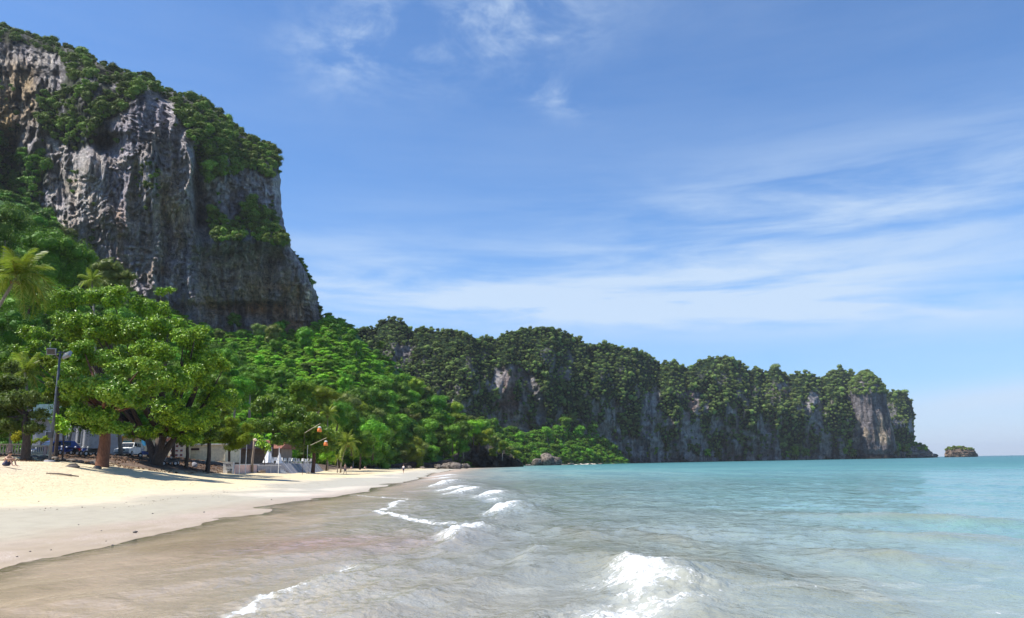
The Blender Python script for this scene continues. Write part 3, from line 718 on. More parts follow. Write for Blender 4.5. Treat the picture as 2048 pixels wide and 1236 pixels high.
veg_under = np.clip(inpoly(PX, PY, [(-420, 250), (0, 262), (30, 310), (75, 300), (100, 320), (78, 400), (112, 452), (130, 490), (-420, 700)], 6), 0, 1)
base = tint(base, (.04, .085, .02), veg_under)
base = base * (1 + .32 * (1 - veg_top) * (1 - veg_under))[..., None]
colr = np.concatenate([base] + [base[:, -1:]] * 4, 1)
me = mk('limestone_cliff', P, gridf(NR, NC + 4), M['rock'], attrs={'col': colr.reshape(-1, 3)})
ob('limestone_cliff', me, kind='structure')
def thin(q, dmin):
    """drop points closer together than dmin pixels"""
    cell = {}; keep = []
    for i, (x, y) in enumerate(q):
        a, b = int(x // dmin), int(y // dmin)
        if any((q[j][0] - x) ** 2 + (q[j][1] - y) ** 2 < dmin * dmin for da in (-1, 0, 1) for db in (-1, 0, 1) for j in cell.get((a + da, b + db), ())): continue
        cell.setdefault((a, b), []).append(i); keep.append(i)
    return q[keep]
def scatter(polys, n, seed):
    r = np.random.default_rng(seed); res = []
    for pl in polys:
        pl_ = np.array(pl, float); x0, y0 = pl_.min(0); x1, y1 = pl_.max(0); x0 = max(x0, -160)
        x = r.uniform(x0, x1, n * 3); y = r.uniform(y0, y1, n * 3)
        k = inpoly(x, y, pl) > .5; res.append(np.stack([x[k], y[k]], 1)[:n])
    return res
def cpt(q, lift=0.):
    d_ = cliff_depth(q[:, 0], q[:, 1]); xe = np.interp(q[:, 1], ys, xr)
    d_ = d_ + 24 * (1 - np.sqrt(np.clip((xe - q[:, 0]) / 26, 0, 1))) ** 1.6
    return at(np.minimum(q[:, 0], xe - 2), q[:, 1], d_ - lift - 9 * inpoly(q[:, 0], q[:, 1], CV3))
a1, a2, a3, a4 = scatter([CV1, CV2, CV3, CV4], 1500, 9)
r = np.random.default_rng(3)
loose = np.stack([r.uniform(-60, 640, 2600), r.uniform(60, 660, 2600)], 1)
kp = (loose[:, 0] < np.interp(loose[:, 1], ys, xr) - 2) & (fbm(loose[:, 0] / 26, loose[:, 1] / 60, o=3, seed=90) > .45) & ((loose[:, 1] < 420) | (loose[:, 0] < 190))
loose = loose[kp][:230]
rim = np.stack([np.interp(np.linspace(0, 1, 60), np.linspace(0, 1, 14), CL_OUT[19:33, 0]) - 2, np.interp(np.linspace(0, 1, 60), np.linspace(0, 1, 14), CL_OUT[19:33, 1])], 1)
rim = rim[(r.random(60) < .5) & (rim[:, 1] > 480)]
def gaps(a_, n_): return a_[fbm(a_[:, 0] / 20, a_[:, 1] / 16, o=3, seed=44) > np.where(a_[:, 1] < np.interp(a_[:, 0], CL_OUT[:19, 0], CL_OUT[:19, 1]) + 22, -.95, -.52)][:n_]
a1, a2, a3 = gaps(thin(a1, 4.8), 1200), gaps(thin(a2, 4.8), 600), gaps(thin(a3, 5), 170)
q = np.concatenate([a1, a2, a3, loose, rim])
def szs(n_): return np.clip(1.95 * np.exp(r.normal(0, .42, n_)), .8, 4.8)
sz = np.concatenate([szs(len(a1)), szs(len(a2)), .9 * szs(len(a3)), r.uniform(.8, 2.0, len(loose)), r.uniform(1.0, 2.2, len(rim))])
masses('cliff_scrub', 'cliff_crown', cpt(q, 1.5), sz, 'dark scrub clinging to the ledges and rim of the tall limestone cliff', 'shrubs')
q = a4[:520]
masses('gully_scrub', 'hill_shrub', cpt(q, 1.5), r.uniform(1.8, 4.2, len(q)), 'bright green scrub filling the gully left of the tall cliff', 'shrubs')

# ------------------------------------------------------------------ the green hill below the cliff, running out as a headland
H_OUT = np.array([(-420, 385), (0, 392), (60, 402), (110, 445), (140, 487), (175, 522), (230, 565), (300, 600), (350, 628), (400, 652), (440, 668), (500, 668), (560, 668), (610, 662), (640, 648), (652, 630), (672, 636), (700, 655),
                  (735, 692), (770, 716), (800, 742), (840, 772), (880, 802), (925, 832), (955, 862), (985, 880), (1005, 892), (1024, 905), (1040, 922), (1046, 934)], float)
def horizon(px): return 929.0 - (np.asarray(px, float) - 1024) * .0166
def hill_params(px):
    yb = np.interp(px, [-420, 0, 300, 500, 640, 740, 800, 930, 1000, 1050], [125, 135, 150, 170, 200, 235, 290, 378, 425, 445])
    yt = np.interp(px, [-420, 0, 110, 200, 350, 560, 640, 800, 930, 1000, 1050], [300, 318, 340, 352, 362, 385, 398, 425, 450, 462, 462])
    return yb, yt
def hill_depth(px, py):
    yb, yt = hill_params(px); tt = (horizon(px) - np.interp(px, H_OUT[:, 0], H_OUT[:, 1])) / F
    zb = 2.8; sl = (EYE + tt * yt - zb) / (yt - yb); tq = (horizon(px) - py) / F
    Y = (yb * sl + EYE - zb) / np.maximum(sl - tq, 1e-3)
    return np.clip(Y, yb - 25, yt + 8)
xs_ = np.linspace(-420, 1046, 420); vs_ = np.linspace(0, 1, 170)
topy = np.interp(xs_, H_OUT[:, 0], H_OUT[:, 1]); boty = horizon(xs_) + 14
PX = xs_[None, :] * np.ones((170, 1)); PY = boty[None] + (topy - boty)[None] * vs_[:, None]
D = hill_depth(PX, PY)
D = D - 2.2 * fbm(PX / 30, PY / 22, o=4, seed=81) * sstep(D, 140, 260)
P = at(PX, PY, D)
P2 = [P[-1:] + np.array([0, dy, -dz]) for dy, dz in ((8, 0.), (30, 4), (80, 30))]
me = mk('headland_hill', np.concatenate([P] + P2, 0), gridf(173, 420), M['hill']); ob('headland_hill', me, kind='structure')

# rock foot of the headland, where the sea has cut under the trees
def headrock(name, ktop, pts_poly, Y0, seed, thick, **kw):
    pl = np.array(pts_poly, float); nx, ny = 120, 60
    x = np.linspace(pl[:, 0].min(), pl[:, 0].max(), nx); k = ktop
    tp = np.interp(x, pl[:k, 0], pl[:k, 1]); bt = np.interp(x, pl[k:][::-1, 0], pl[k:][::-1, 1])
    v = np.linspace(0, 1, ny)[:, None]; px = x[None] + 0 * v; py = bt[None] + (tp - bt)[None] * v
    yb = np.interp(x, *Y0)[None]
    und = np.sin(v * math.pi) * -1
    dpt = yb + thick * .25 * np.cos(v * 3.6) - thick * .45 * fbm(px / 13, py / 15, o=5, seed=seed) + thick * sstep(v, .75, 1)
    e = np.minimum((x - x[0]), (x[-1] - x))[None]; dpt = dpt + thick * (1 - np.sqrt(np.clip(e / 12, 0, 1)))
    p = at(px, py, dpt); cc = np.array([.10, .085, .08]) * (1 + .5 * fbm(px / 9, py / 9, o=3, seed=seed + 1))[..., None]
    return ob(name, mk(name, p, gridf(ny, nx), M['rock_far'], attrs={'col': cc.reshape(-1, 3)}), **kw)
headrock('headland_rock', 9, [(872, 928), (915, 900), (925, 872), (945, 862), (965, 880), (985, 893), (1015, 900), (1040, 918), (1047, 932), (1047, 938), (1000, 940), (930, 938), (872, 936)], ([860, 930, 1050], [352, 372, 418]), 33, 13, kind='structure')
headrock('shore_ledge', 7, [(690, 936), (720, 930), (760, 925), (790, 928), (830, 922), (860, 926), (905, 916), (905, 938), (850, 941), (780, 938), (720, 938), (690, 937)], ([690, 740, 800, 905], [212, 226, 272, 345]), 37, 7, kind='structure')

# ------------------------------------------------------------------ the long ridge across the bay
R_OUT = np.array([(640, 700), (700, 672), (725, 658), (752, 656), (762, 642), (785, 636), (805, 642), (822, 660), (850, 656), (880, 664), (905, 660), (935, 668), (958, 682), (972, 672), (992, 680), (1010, 666), (1045, 660), (1078, 656), (1110, 660), (1140, 668), (1165, 684), (1180, 690),
                  (1210, 687), (1240, 696), (1275, 702), (1300, 716), (1322, 728), (1345, 722), (1378, 738), (1395, 724), (1425, 715), (1460, 716), (1485, 728), (1503, 746), (1512, 734), (1527, 744), (1553, 738), (1575, 754), (1590, 747), (1618, 744), (1642, 758), (1660, 746), (1682, 737), (1703, 746),
                  (1722, 765), (1745, 790), (1785, 782), (1808, 786), (1822, 802), (1829, 830), (1829, 860), (1828, 890), (1829, 918)], float)
def ridge_top(px): return np.interp(px, R_OUT[:, 0], R_OUT[:, 1])
def ridge_base(px): return horizon(px) + EYE * F / ridge_yb(px)
def ridge_yb(px): return np.interp(px, [560, 760, 940, 1080, 1200, 1450, 1700, 1840], [560, 640, 655, 740, 820, 1000, 1190, 1300])
DOMES = [(790, 36, 45), (862, 45, 35), (922, 38, 28), (1080, 95, 55), (1185, 30, 20), (1240, 55, 40), (1345, 26, 25), (1440, 66, 55), (1515, 14, 22), (1553, 24, 28), (1613, 34, 30), (1681, 30, 40), (1800, 30, 30)]
def ridge_depth(px, py):
    tp = ridge_top(px); v = np.clip((ridge_base(px) - py) / (ridge_base(px) - tp), 0, 1.2); yb = ridge_yb(px)
    k = yb / 900
    D = yb + k * (-22 * np.minimum(v, .5) + 120 * np.clip((v - .42) / .58, 0, 1) ** 1.7)
    for (c_, w_, a_) in DOMES:
        q = np.clip(1 - ((px - c_) / w_) ** 2, 0, 1); D = D - k * a_ * np.sqrt(q) * sstep(v, .35, .95) * .65
    D = D - k * 22 * ridge(px / 95 + .1 * fbm(px / 40, py / 50, o=2, seed=3), py / 400, o=3, seed=91) - k * 12 * fbm(px / 30, py / 34, o=4, seed=92)
    D = D - k * 7 * ridge(px / 17, py / 70, o=3, seed=93) * sstep(v, .75, .3) - k * 3 * fbm(px / 8, py / 10, o=3, seed=94)
    # cleft and cave wall at the near end
    D = D + k * 11 * inpoly(px, py, CAVE, 7) * (1 - .4 * sstep(px, 1040, 1088))
    return D
CAVE = [(905, 815), (950, 792), (968, 768), (990, 738), (1030, 728), (1062, 745), (1086, 785), (1092, 835), (1086, 872), (1050, 870), (1010, 866), (950, 845)]
ROCKS = [CAVE, [(752, 700), (775, 690), (800, 686), (832, 694), (822, 722), (795, 738), (765, 725)],
         [(1180, 800), (1205, 790), (1222, 815), (1225, 870), (1240, 930), (1185, 930), (1175, 860)],
         [(1288, 785), (1318, 782), (1325, 850), (1330, 932), (1270, 932), (1280, 860)],
         [(1372, 780), (1400, 785), (1400, 850), (1420, 930), (1345, 930), (1362, 850)],
         [(1550, 768), (1578, 765), (1582, 795), (1560, 800)], [(1608, 790), (1635, 778), (1650, 820), (1662, 870), (1668, 930), (1610, 930), (1612, 860)],
         [(1450, 850), (1500, 862), (1530, 880), (1560, 930), (1440, 930)]]
def rocky(px, py):
    a_ = rocky0(px, py); v = (ridge_base(px) - py) / (ridge_base(px) - ridge_top(px))
    patch = sstep(fbm(px / 17 + 9, py / 34, o=4, seed=111), .42, .6) * sstep(v, .93, .8) * (1 - .5 * sstep(v, .5, .8))
    return np.clip(np.maximum(a_, patch), 0, 1)
def rocky0(px, py):
    v = (ridge_base(px) - py) / (ridge_base(px) - ridge_top(px)); r_ = 0 * px
    for pl in ROCKS: r_ = np.maximum(r_, inpoly(px, py, pl, 5))
    r_ = r_ * sstep(fbm(px / 14, py / 22, o=3, seed=97), -.45, .05)
    lim = np.interp(px, [900, 1170, 1200, 1700, 1840], [0, .05, .22, .22, .08]) + .26 * fbm(px / 16, py / 60, o=3, seed=96)
    return np.clip(np.maximum(r_, sstep(lim - v, -.03, .05)), 0, 1)
xs_ = np.linspace(560, 1829, 760); vs_ = np.linspace(0, 1, 230)
topy = ridge_top(xs_) + 3.2 * fbm(xs_ / 14, xs_ * 0 + .5, o=4, seed=98); boty = ridge_base(xs_) + 4
PX = xs_[None] * np.ones((230, 1)); PY = boty[None] + (topy - boty)[None] * vs_[:, None]
D = ridge_depth(PX, PY); D = D + 60 * (1 - np.sqrt(np.clip((1830 - PX) / 22, 0, 1)))
P = at(PX, PY, D)
P2 = [P[-1:] + np.array([0, dy, -dz]) for dy, dz in ((12, 0.), (40, 6), (120, 60))]
rk = rocky(PX, PY); v1 = fbm(PX / 7, PY / 40, o=4, seed=99); v2 = fbm(PX / 18, PY / 22, o=4, seed=101)
base = np.array([.47, .44, .43]) * np.ones(PX.shape + (3,))
base = tint(base, (.33, .28, .22), sstep(v2, -.1, .6) * .7); base = tint(base, (.10, .10, .115), sstep(v1, .1, .7) * .7)
base = tint(base, (.30, .15, .11), (bl(1025, 790, 16, 45) * 1.1 + bl(1000, 810, 14, 14) + bl(1380, 800, 12, 40) * .8 + bl(1568, 786, 8, 10)) * .9)
base = tint(base, (.50, .42, .33), (bl(1030, 850, 26, 12) * 1.2 + bl(1045, 770, 14, 14) * .8 + bl(1640, 878, 18, 14) + bl(1600, 880, 10, 12) * .7 + bl(1465, 860, 16, 12)) * .9)
base = tint(base, (.42, .42, .44), bl(1082, 800, 10, 50) * .8)
base = tint(base, (.02, .05, .012), 1 - rk)
wetl = sstep(PY, boty[None] - 9, boty[None] - 4); base = tint(base, (.05, .045, .04), wetl)
colr = np.concatenate([base] + [base[-1:]] * 3, 0)
me = mk('forested_ridge', np.concatenate([P] + P2, 0), gridf(233, 760), M['rock_far'], attrs={'col': colr.reshape(-1, 3)}); ob('forested_ridge', me, kind='structure')
r = np.random.default_rng(21); n = 42000
q = np.stack([r.uniform(700, 1829, n), r.uniform(630, 928, n)], 1)
ok = (q[:, 1] > ridge_top(q[:, 0]) + .5) & (q[:, 1] < ridge_base(q[:, 0]) - 5) & (r.random(n) > rocky(q[:, 0], q[:, 1]) * 1.02)
ok |= (q[:, 1] > ridge_top(q[:, 0])) & (q[:, 1] < ridge_base(q[:, 0]) - 6) & (r.random(n) < .012)
q = thin(q[ok], 5.0)
tx = np.sort(r.uniform(700, 1826, 330)); tq = np.stack([tx, ridge_top(tx) + r.uniform(-1.5, 3.5, 330)], 1); q = np.concatenate([q, tq])
d_ = ridge_depth(q[:, 0], q[:, 1]) + 60 * (1 - np.sqrt(np.clip((1830 - q[:, 0]) / 22, 0, 1)))
masses('ridge_forest', 'far_crown', at(q[:, 0], q[:, 1], d_ - 2.5), d_ / 900 * 1.75 * np.exp(r.normal(.18, .34, len(q))), 'dark green forest covering the long limestone ridge across the bay', 'forest')

# ------------------------------------------------------------------ free standing rocks: stacks, islets, boulders
def stack(name, px, base_y, top_y, wpx, Y, seed, colf, prof, m='rock_far', sq=.8, nh=90, na=110, rough=1.0, **kw):
    """a rock lofted from rings; prof = [(v, half width 0..1, sideways shift)]"""
    c = at(px, base_y, Y); H = (base_y - top_y) / F * Y; Wd = wpx / F * Y / 2
    v = np.concatenate([np.linspace(-.06, 1, nh)]); a = np.linspace(0, 2 * math.pi, na, endpoint=False)
    pv = np.array([tuple(q_) + (0,) * (3 - len(q_)) for q_ in prof], float); rr = np.interp(v, pv[:, 0], pv[:, 1]); sh = np.interp(v, pv[:, 0], pv[:, 2] if pv.shape[1] > 2 else 0 * pv[:, 0])
    A, V = np.meshgrid(a, v); R_ = rr[:, None] * (1 + 0 * A)
    cx, cy = np.cos(A), np.sin(A)
    nn_ = .10 * fbm(cx * 1.2 + seed, cy * 1.2, V * 2.0, o=4, seed=seed) + .07 * ridge(cx * 3.1, cy * 3.1, V * 1.6, o=3, seed=seed + 1) + .035 * fbm(cx * 7, cy * 7, V * 9, o=3, seed=seed + 2)
    R_ = R_ * (1 + rough * nn_)
    X = Wd * (R_ * cx + sh[:, None]); Yy = Wd * sq * R_ * cy; Z = H * V + 0 * A
    p = np.stack([X, Yy, Z], -1); top = np.array([[Wd * sh[-1], 0, H * 1.0]])
    idx = np.arange(nh * na).reshape(nh, na); nx_ = np.roll(idx, -1, 1)
    f4 = np.stack([idx[:-1], nx_[:-1], nx_[1:], idx[1:]], -1).reshape(-1, 4)
    f3 = np.stack([idx[-1], nx_[-1], np.full(na, nh * na)], -1)
    cc = colf(A, V, seed); cc = np.concatenate([cc.reshape(-1, 3), cc[-1, :1]])
    me_ = mk(name, np.concatenate([p.reshape(-1, 3), top]), [f4, f3], M[m], attrs={'col': cc})
    o = ob(name, me_, None, tuple(c), **kw)
    return o, (p + c), R_
def rockcol(A, V, seed, basec=(.27, .245, .25), dark=(.08, .08, .09), lite=(.5, .43, .33), lv=(.1, .6)):
    n_ = fbm(np.cos(A) * 2.5, np.sin(A) * 2.5, V * 2, o=4, seed=seed + 9); q_ = fbm(np.cos(A) * 4, np.sin(A) * 4, V * 7, o=4, seed=seed + 12)
    c_ = np.array(basec) * np.ones(A.shape + (3,)); c_ = tint(c_, dark, sstep(n_, 0, .7) * .7)
    c_ = tint(c_, lite, sstep(q_, -.2, .5) * sstep(V, lv[0], lv[0] + .08) * sstep(V, lv[1] + .15, lv[1] - .1) * .9)
    return tint(c_, (.04, .035, .035), sstep(V, .06, .02))
def capped(o_p, R_, lo, n, size, key, label, seed, front=False, name='rock_scrub'):
    p = o_p; r = np.random.default_rng(seed); nh, na = p.shape[:2]
    i = r.integers(int(nh * lo), nh, n); j = r.integers(0, na, n)
    return masses(name, key, p[i, j], r.uniform(size[0], size[1], n), label, 'shrubs')
tower, tp_, _ = stack('limestone_tower', 1749, 917, 748, 78, 1190, 5, lambda A, V, s: rockcol(A, V, s, (.24, .22, .23), (.07, .07, .085), (.52, .42, .30), (.12, .42)),
                [(-.06, .90), (0, .92), (.05, .84), (.10, 1.0), (.25, 1.0), (.4, .93), (.5, .92), (.62, .84), (.74, .88, -.02), (.80, .80, -.05), (.86, .70, -.07), (.93, .50, -.06), (1, .12, -.03)], sq=.9, nh=130, na=150, rough=1.8,
                label='tall limestone tower with a bushy top at the seaward end of the ridge', cat='rock tower')
capped(tp_, _, .74, 520, (1.8, 4.2), 'far_crown', 'olive scrub growing over the top of the limestone tower', 6, name='tower_scrub')
headl, hp_, _ = stack('low_rock_point', 1822, 915, 886, 74, 1300, 8, rockcol, [(-.06, 1.0), (0, 1.0), (.3, .97, 0), (.6, .85, -.05), (.85, .62, -.2), (1, .15, -.5)], sq=.6, rough=1.6,
                label='low bushy rock point running out below the last ridge hill', cat='rock')
capped(hp_, _, .45, 130, (2.6, 4.6), 'hill_shrub', 'pale green shrubs on the low rock point', 12, name='point_scrub')
isl1, ip_, _ = stack('rock_islet', 1923.5, 915.2, 895, 58, 1400, 14, lambda A, V, s: rockcol(A, V, s, (.26, .19, .15), (.11, .085, .08), (.36, .26, .19), (.1, .8)),
                [(-.06, .90), (0, .93), (.2, .98), (.55, 1.0, -.02), (.75, .86, -.08), (.9, .62, -.18), (1, .2, -.25)], sq=.6, rough=1.3,
                label='long brown rock islet standing alone on the horizon', cat='islet')
capped(ip_, _, .72, 90, (1.4, 2.8), 'cliff_crown', 'thin scrub on top of the lone rock islet', 15, name='islet_scrub')
stack('rock_islet', 1866, 916.2, 907.5, 18, 1350, 17, lambda A, V, s: rockcol(A, V, s, (.24, .20, .19), (.1, .09, .09), (.34, .28, .24), (.1, .8)),
                [(-.06, .8), (0, .84), (.3, .9), (.6, 1.0, .05), (.85, .8, .1), (1, .3, .1)], sq=.7, rough=1.5, label='small grey sea rock between the low point and the lone islet', cat='islet')

# ------------------------------------------------------------------ low green shore under the cave wall
E_OUT = np.array([(930, 905), (950, 850), (965, 838), (985, 846), (1010, 858), (1040, 866), (1075, 862), (1100, 858), (1140, 868), (1180, 868), (1205, 880), (1235, 900), (1262, 926)], float)
xs_ = np.linspace(930, 1262, 140); vs_ = np.linspace(0, 1, 60)
def apron_depth(px, py):
    tp = np.interp(px, E_OUT[:, 0], E_OUT[:, 1]); v = np.clip((ridge_base(px) + 2 - py) / (ridge_base(px) + 2 - tp), 0, 1)
    return np.interp(px, [930, 1080, 1262], [520, 590, 760]) + 85 * v ** 1.15 - 6 * fbm(px / 16, py / 14, o=3, seed=121)
topy = np.interp(xs_, E_OUT[:, 0], E_OUT[:, 1]); boty = ridge_base(xs_) + 3.0
PX = xs_[None] * np.ones((60, 1)); PY = boty[None] + (topy - boty)[None] * vs_[:, None]
P = at(PX, PY, apron_depth(PX, PY))
ob('cove_slope', mk('cove_slope', np.concatenate([P, P[-1:] + np.array([0, 40, -5.])], 0), gridf(61, 140), M['hill']), kind='structure')
mb = MB()
pts = [at(x, 932.0 - (x - 1060) * .016 + dy, 566 + (x - 1060) * .55) for dy in (0, 0) for x in ()]
xb = np.linspace(1052, 1190, 50); Yb = np.interp(xb, [930, 1080, 1262], [520, 590, 760])
a_ = colx(xb, Yb); low = np.stack([a_, Yb - 22, np.full(50, -.15)], 1); hi = np.stack([a_, Yb + 4, .45 + .6 * fbm(xb / 9, xb * 0, o=3, seed=5)], 1)
me = mk('cove_beach', np.concatenate([low, hi]), gridf(2, 50), M['sand'], attrs={'col': np.tile([.55, .5, .42], (100, 1)), 'wet': np.zeros(100), 'shell': np.zeros(100)})
ob('cove_beach', me, kind='structure')
r = np.random.default_rng(31)
q = np.stack([r.uniform(935, 1258, 2600), r.uniform(836, 928, 2600)], 1)
q = q[(q[:, 1] > np.interp(q[:, 0], E_OUT[:, 0], E_OUT[:, 1])) & (q[:, 1] < ridge_base(q[:, 0]) - 4)][:1300]
masses('cove_shrubs', 'hill_shrub', at(q[:, 0], q[:, 1], apron_depth(q[:, 0], q[:, 1]) - 1), 2.1 * np.exp(r.normal(0, .35, len(q))), 'bright green low growth on the slope under the cave wall', 'shrubs')

# ------------------------------------------------------------------ growth on the green hill
r = np.random.default_rng(41); n = 26000
q = np.stack([r.uniform(-150, 1044, n), r.uniform(386, 934, n)], 1)
q = q[(q[:, 1] > np.interp(q[:, 0], H_OUT[:, 0], H_OUT[:, 1])) & (q[:, 1] < horizon(q[:, 0]) + 2)]
wood = sstep(q[:, 1], 760, 850) * .75 + sstep(q[:, 0], 380, 250)
vine = r.random(len(q)) > np.clip(wood + .5 * fbm(q[:, 0] / 50, q[:, 1] / 40, o=3, seed=5), 0, 1)
d_ = hill_depth(q[:, 0], q[:, 1])
p_ = at(q[:, 0], q[:, 1], d_ - 1.0); sz = r.uniform(.7, 2.0, len(q)) * (.6 + d_ / 500)
masses('hill_vines', 'vine_clump', p_[vine][:11000], sz[vine][:11000], 'bright green creepers and bushes carpeting the hill below the tall cliff', 'undergrowth')
masses('hill_brush', 'hill_shrub', p_[~vine][:3200], 1.15 * sz[~vine][:3200], 'mid green brush filling the wood at the foot of the hill', 'undergrowth')

hill_meta = {}; hill_trunks = [trunk_proto('trunk', 260 + i, bark=M['bark_pale'] if i % 2 else M['bark_dark']) for i in range(4)]
def skirt(seed, n=5, flat=.8):
    r = random.Random(seed); return [(.5 * math.cos(a), .5 * math.sin(a), r.uniform(-.25, .02), r.uniform(.3, .42), flat) for a in [r.uniform(0, 6.28) for _ in range(n)]]
def hill_crown(nm, seed, leafm, n, leaf, per, flat, tall=1.0, sk=5):
    return crown_mesh(nm, dome_lobes(n, seed, flat, tall, size=(.26, .44)) + skirt(seed, sk), per, leaf, leafm, seed, jit=.36, shell=.2)
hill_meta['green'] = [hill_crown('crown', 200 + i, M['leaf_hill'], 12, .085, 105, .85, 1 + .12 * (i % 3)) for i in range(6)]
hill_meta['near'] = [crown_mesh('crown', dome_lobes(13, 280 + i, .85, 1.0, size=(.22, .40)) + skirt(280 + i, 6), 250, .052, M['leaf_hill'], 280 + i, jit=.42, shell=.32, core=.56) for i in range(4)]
hill_meta['light'] = [hill_crown('crown', 220 + i, M['leaf_vine'], 11, .085, 100, .8) for i in range(3)]
hill_meta['yellow'] = [hill_crown('crown', 240 + i, M['leaf_yellow'], 11, .085, 95, .8) for i in range(2)]
hill_meta['olive'] = [hill_crown('crown', 250 + i, M['leaf_olive'], 10, .08, 100, .75, 1.0, 2) for i in range(2)]
def plant(px, py, rad, kind, label, group, seed, Y=None, name='hillside_tree', flat=None):
    rr = random.Random(seed)
    if Y is None:
        Y0 = float(hill_depth(px, py)); Y = float(hill_depth(px, py + .75 * rad / Y0 * F)) - .2 * rad
    o = empty(name, tuple(at(px, py, Y)))
    ob('crown', rr.choice(hill_meta['near' if (kind == 'green' and Y < 205 and rad > 4.0) else kind]), o); ob('trunk', rr.choice(hill_trunks), o)
    o.rotation_euler = (rr.gauss(0, .05), rr.gauss(0, .05), rr.uniform(0, 6.28)); o.scale = (rad * rr.uniform(.9, 1.1), rad * rr.uniform(.9, 1.1), rad * (flat or rr.uniform(.85, 1.2)))
    return tag(o, label, 'tree', group)
rr = random.Random(17); cnt = 0
def free(px, py, got, dmin): return all((px - a) ** 2 + ((py - b) * 1.1) ** 2 > dmin ** 2 for a, b in got)
got = []
zones = [  # polygon, number, radius range m, kinds, min pixel distance, label, group
    ([(640, 925), (650, 880), (720, 800), (790, 760), (860, 790), (930, 838), (1000, 895), (1035, 922), (1000, 918), (920, 905), (860, 925)], 125, (3.6, 6.2), ['green'] * 6 + ['light', 'olive', 'yellow'], 19,
     'tree in the headland wood', 'trees in the wood at the foot of the headland'),
    ([(400, 665), (640, 655), (700, 665), (800, 750), (720, 800), (640, 880), (560, 850), (440, 780)], 52, (2.4, 4.6), ['green', 'green', 'light'], 32,
     'tree on the open slope', 'trees scattered over the open green slope'),
    ([(-40, 400), (60, 405), (110, 450), (140, 492), (230, 570), (340, 635), (420, 690), (440, 790), (-40, 790)], 62, (3.6, 6.4), ['green'] * 4 + ['olive'], 27,
     'tree on the hillside behind the beach trees', 'trees on the hillside behind the beach trees'),
    ([(950, 852), (1000, 870), (1100, 868), (1190, 880), (1250, 915), (1240, 922), (1000, 922), (960, 895)], 0, (4, 6), ['green'], 18, '', '')]
for pl, num, (r0, r1), kinds, dm, lab, gr in zones:
    x0, y0 = np.min(pl, 0); x1, y1 = np.max(pl, 0); k = 0; tries = 0
    while k < num and tries < 20000:
        tries += 1; x, y = rr.uniform(x0, x1), rr.uniform(y0, y1)
        if inpoly(np.array([x]), np.array([y]), pl)[0] < .5 or not free(x, y, got, dm): continue
        got.append((x, y)); kd = rr.choice(kinds)
        words = {'green': 'green ', 'light': 'bright green ', 'yellow': 'yellow green ', 'olive': 'dull olive '}[kd]
        rd = rr.uniform(r0, r1); q1 = (rd - r0) / (r1 - r0); fx = (x - x0) / (x1 - x0); fy = (y - y0) / (y1 - y0)
        size_ = 'small ' if q1 < .33 else ('large ' if q1 > .66 else 'mid-sized ')
        row_ = ['top', 'upper middle', 'lower middle', 'bottom'][min(3, int(fy * 4))]; side_ = ['far left', 'left', 'centre', 'right', 'far right'][min(4, int(fx * 5))]
        lb_ = size_ + words + lab + ', ' + row_ + ' rows, ' + side_
        plant(x, y, rd, kd, lb_, size_ + words + gr + ', ' + row_ + ' rows, ' + side_, rr.random()); k += 1
for i, (x, y, rad, kd, lab) in enumerate([
        (470, 645, 4.6, 'green', 'round dark tree against the cliff foot, leftmost of the row there'), (518, 668, 4.4, 'olive', 'rounded tree with two lobes against the middle of the cliff foot'),
        (548, 676, 5.0, 'olive', 'broad umbrella tree with a bare trunk below the cliff foot'), (440, 676, 3.4, 'olive', 'small rounded pale tree low at the left of the cliff foot row'),
        (566, 655, 3.2, 'green', 'small dark tree touching the cliff foot near its corner'), (608, 688, 5.2, 'green', 'large rounded tree on the slope below the cliff corner'),
        (762, 692, 3.0, 'light', 'bright lime tree on the skyline of the green slope')]):
    plant(x, y, rad, kd, lab, None, 900 + i, Y=float(hill_depth(x, min(y + 14, 925))) - 6)
for i, (x, y, rad) in enumerate([(985, 852, 5), (1040, 880, 5), (1095, 872, 5.5), (1130, 850, 6.5), (1160, 868, 7), (1185, 862, 6), (1205, 890, 6), (1228, 905, 5), (1000, 895, 4), (1030, 905, 4.5), (1060, 900, 4), (1110, 902, 5), (1150, 905, 5), (1180, 908, 4.5)]):
    sd_ = ['left', 'middle', 'right'][min(2, int((x - 980) / 85))] + (' and upper' if y < 885 else ' and lower')
    plant(x, y, rad * 1.1, 'green', 'leafy tree on the low shore under the cave wall, ' + sd_ + ' part', 'trees on the low shore under the cave wall, ' + sd_ + ' part', 300 + i, Y=float(apron_depth(x, y)) - 8, name='shore_tree')
for i, (x, y, rad, kd) in enumerate([(1310, 905, 6, 'light'), (1415, 908, 6.5, 'light'), (1435, 912, 5, 'yellow'), (1590, 905, 9, 'light'), (1612, 908, 7, 'green'), (1570, 910, 6, 'light'), (1697, 890, 8, 'light'), (1706, 908, 7, 'green'), (1690, 905, 7, 'light'),
                                     (1255, 908, 6, 'green'), (1290, 912, 5, 'yellow'), (1795, 895, 7, 'light'), (1812, 900, 6, 'yellow')]):
    sd_ = ['by the cove', 'left of the middle', 'midway along', 'just left of the tower', 'right of the tower'][int(np.searchsorted([1350, 1500, 1650, 1760], x))]
    plant(x, y, rad, kd, 'pale green bush at the waterline under the ridge cliffs, ' + sd_, 'waterline bushes under the ridge, ' + sd_, 500 + i, Y=float(ridge_yb(x)) - 14, name='shore_bush')

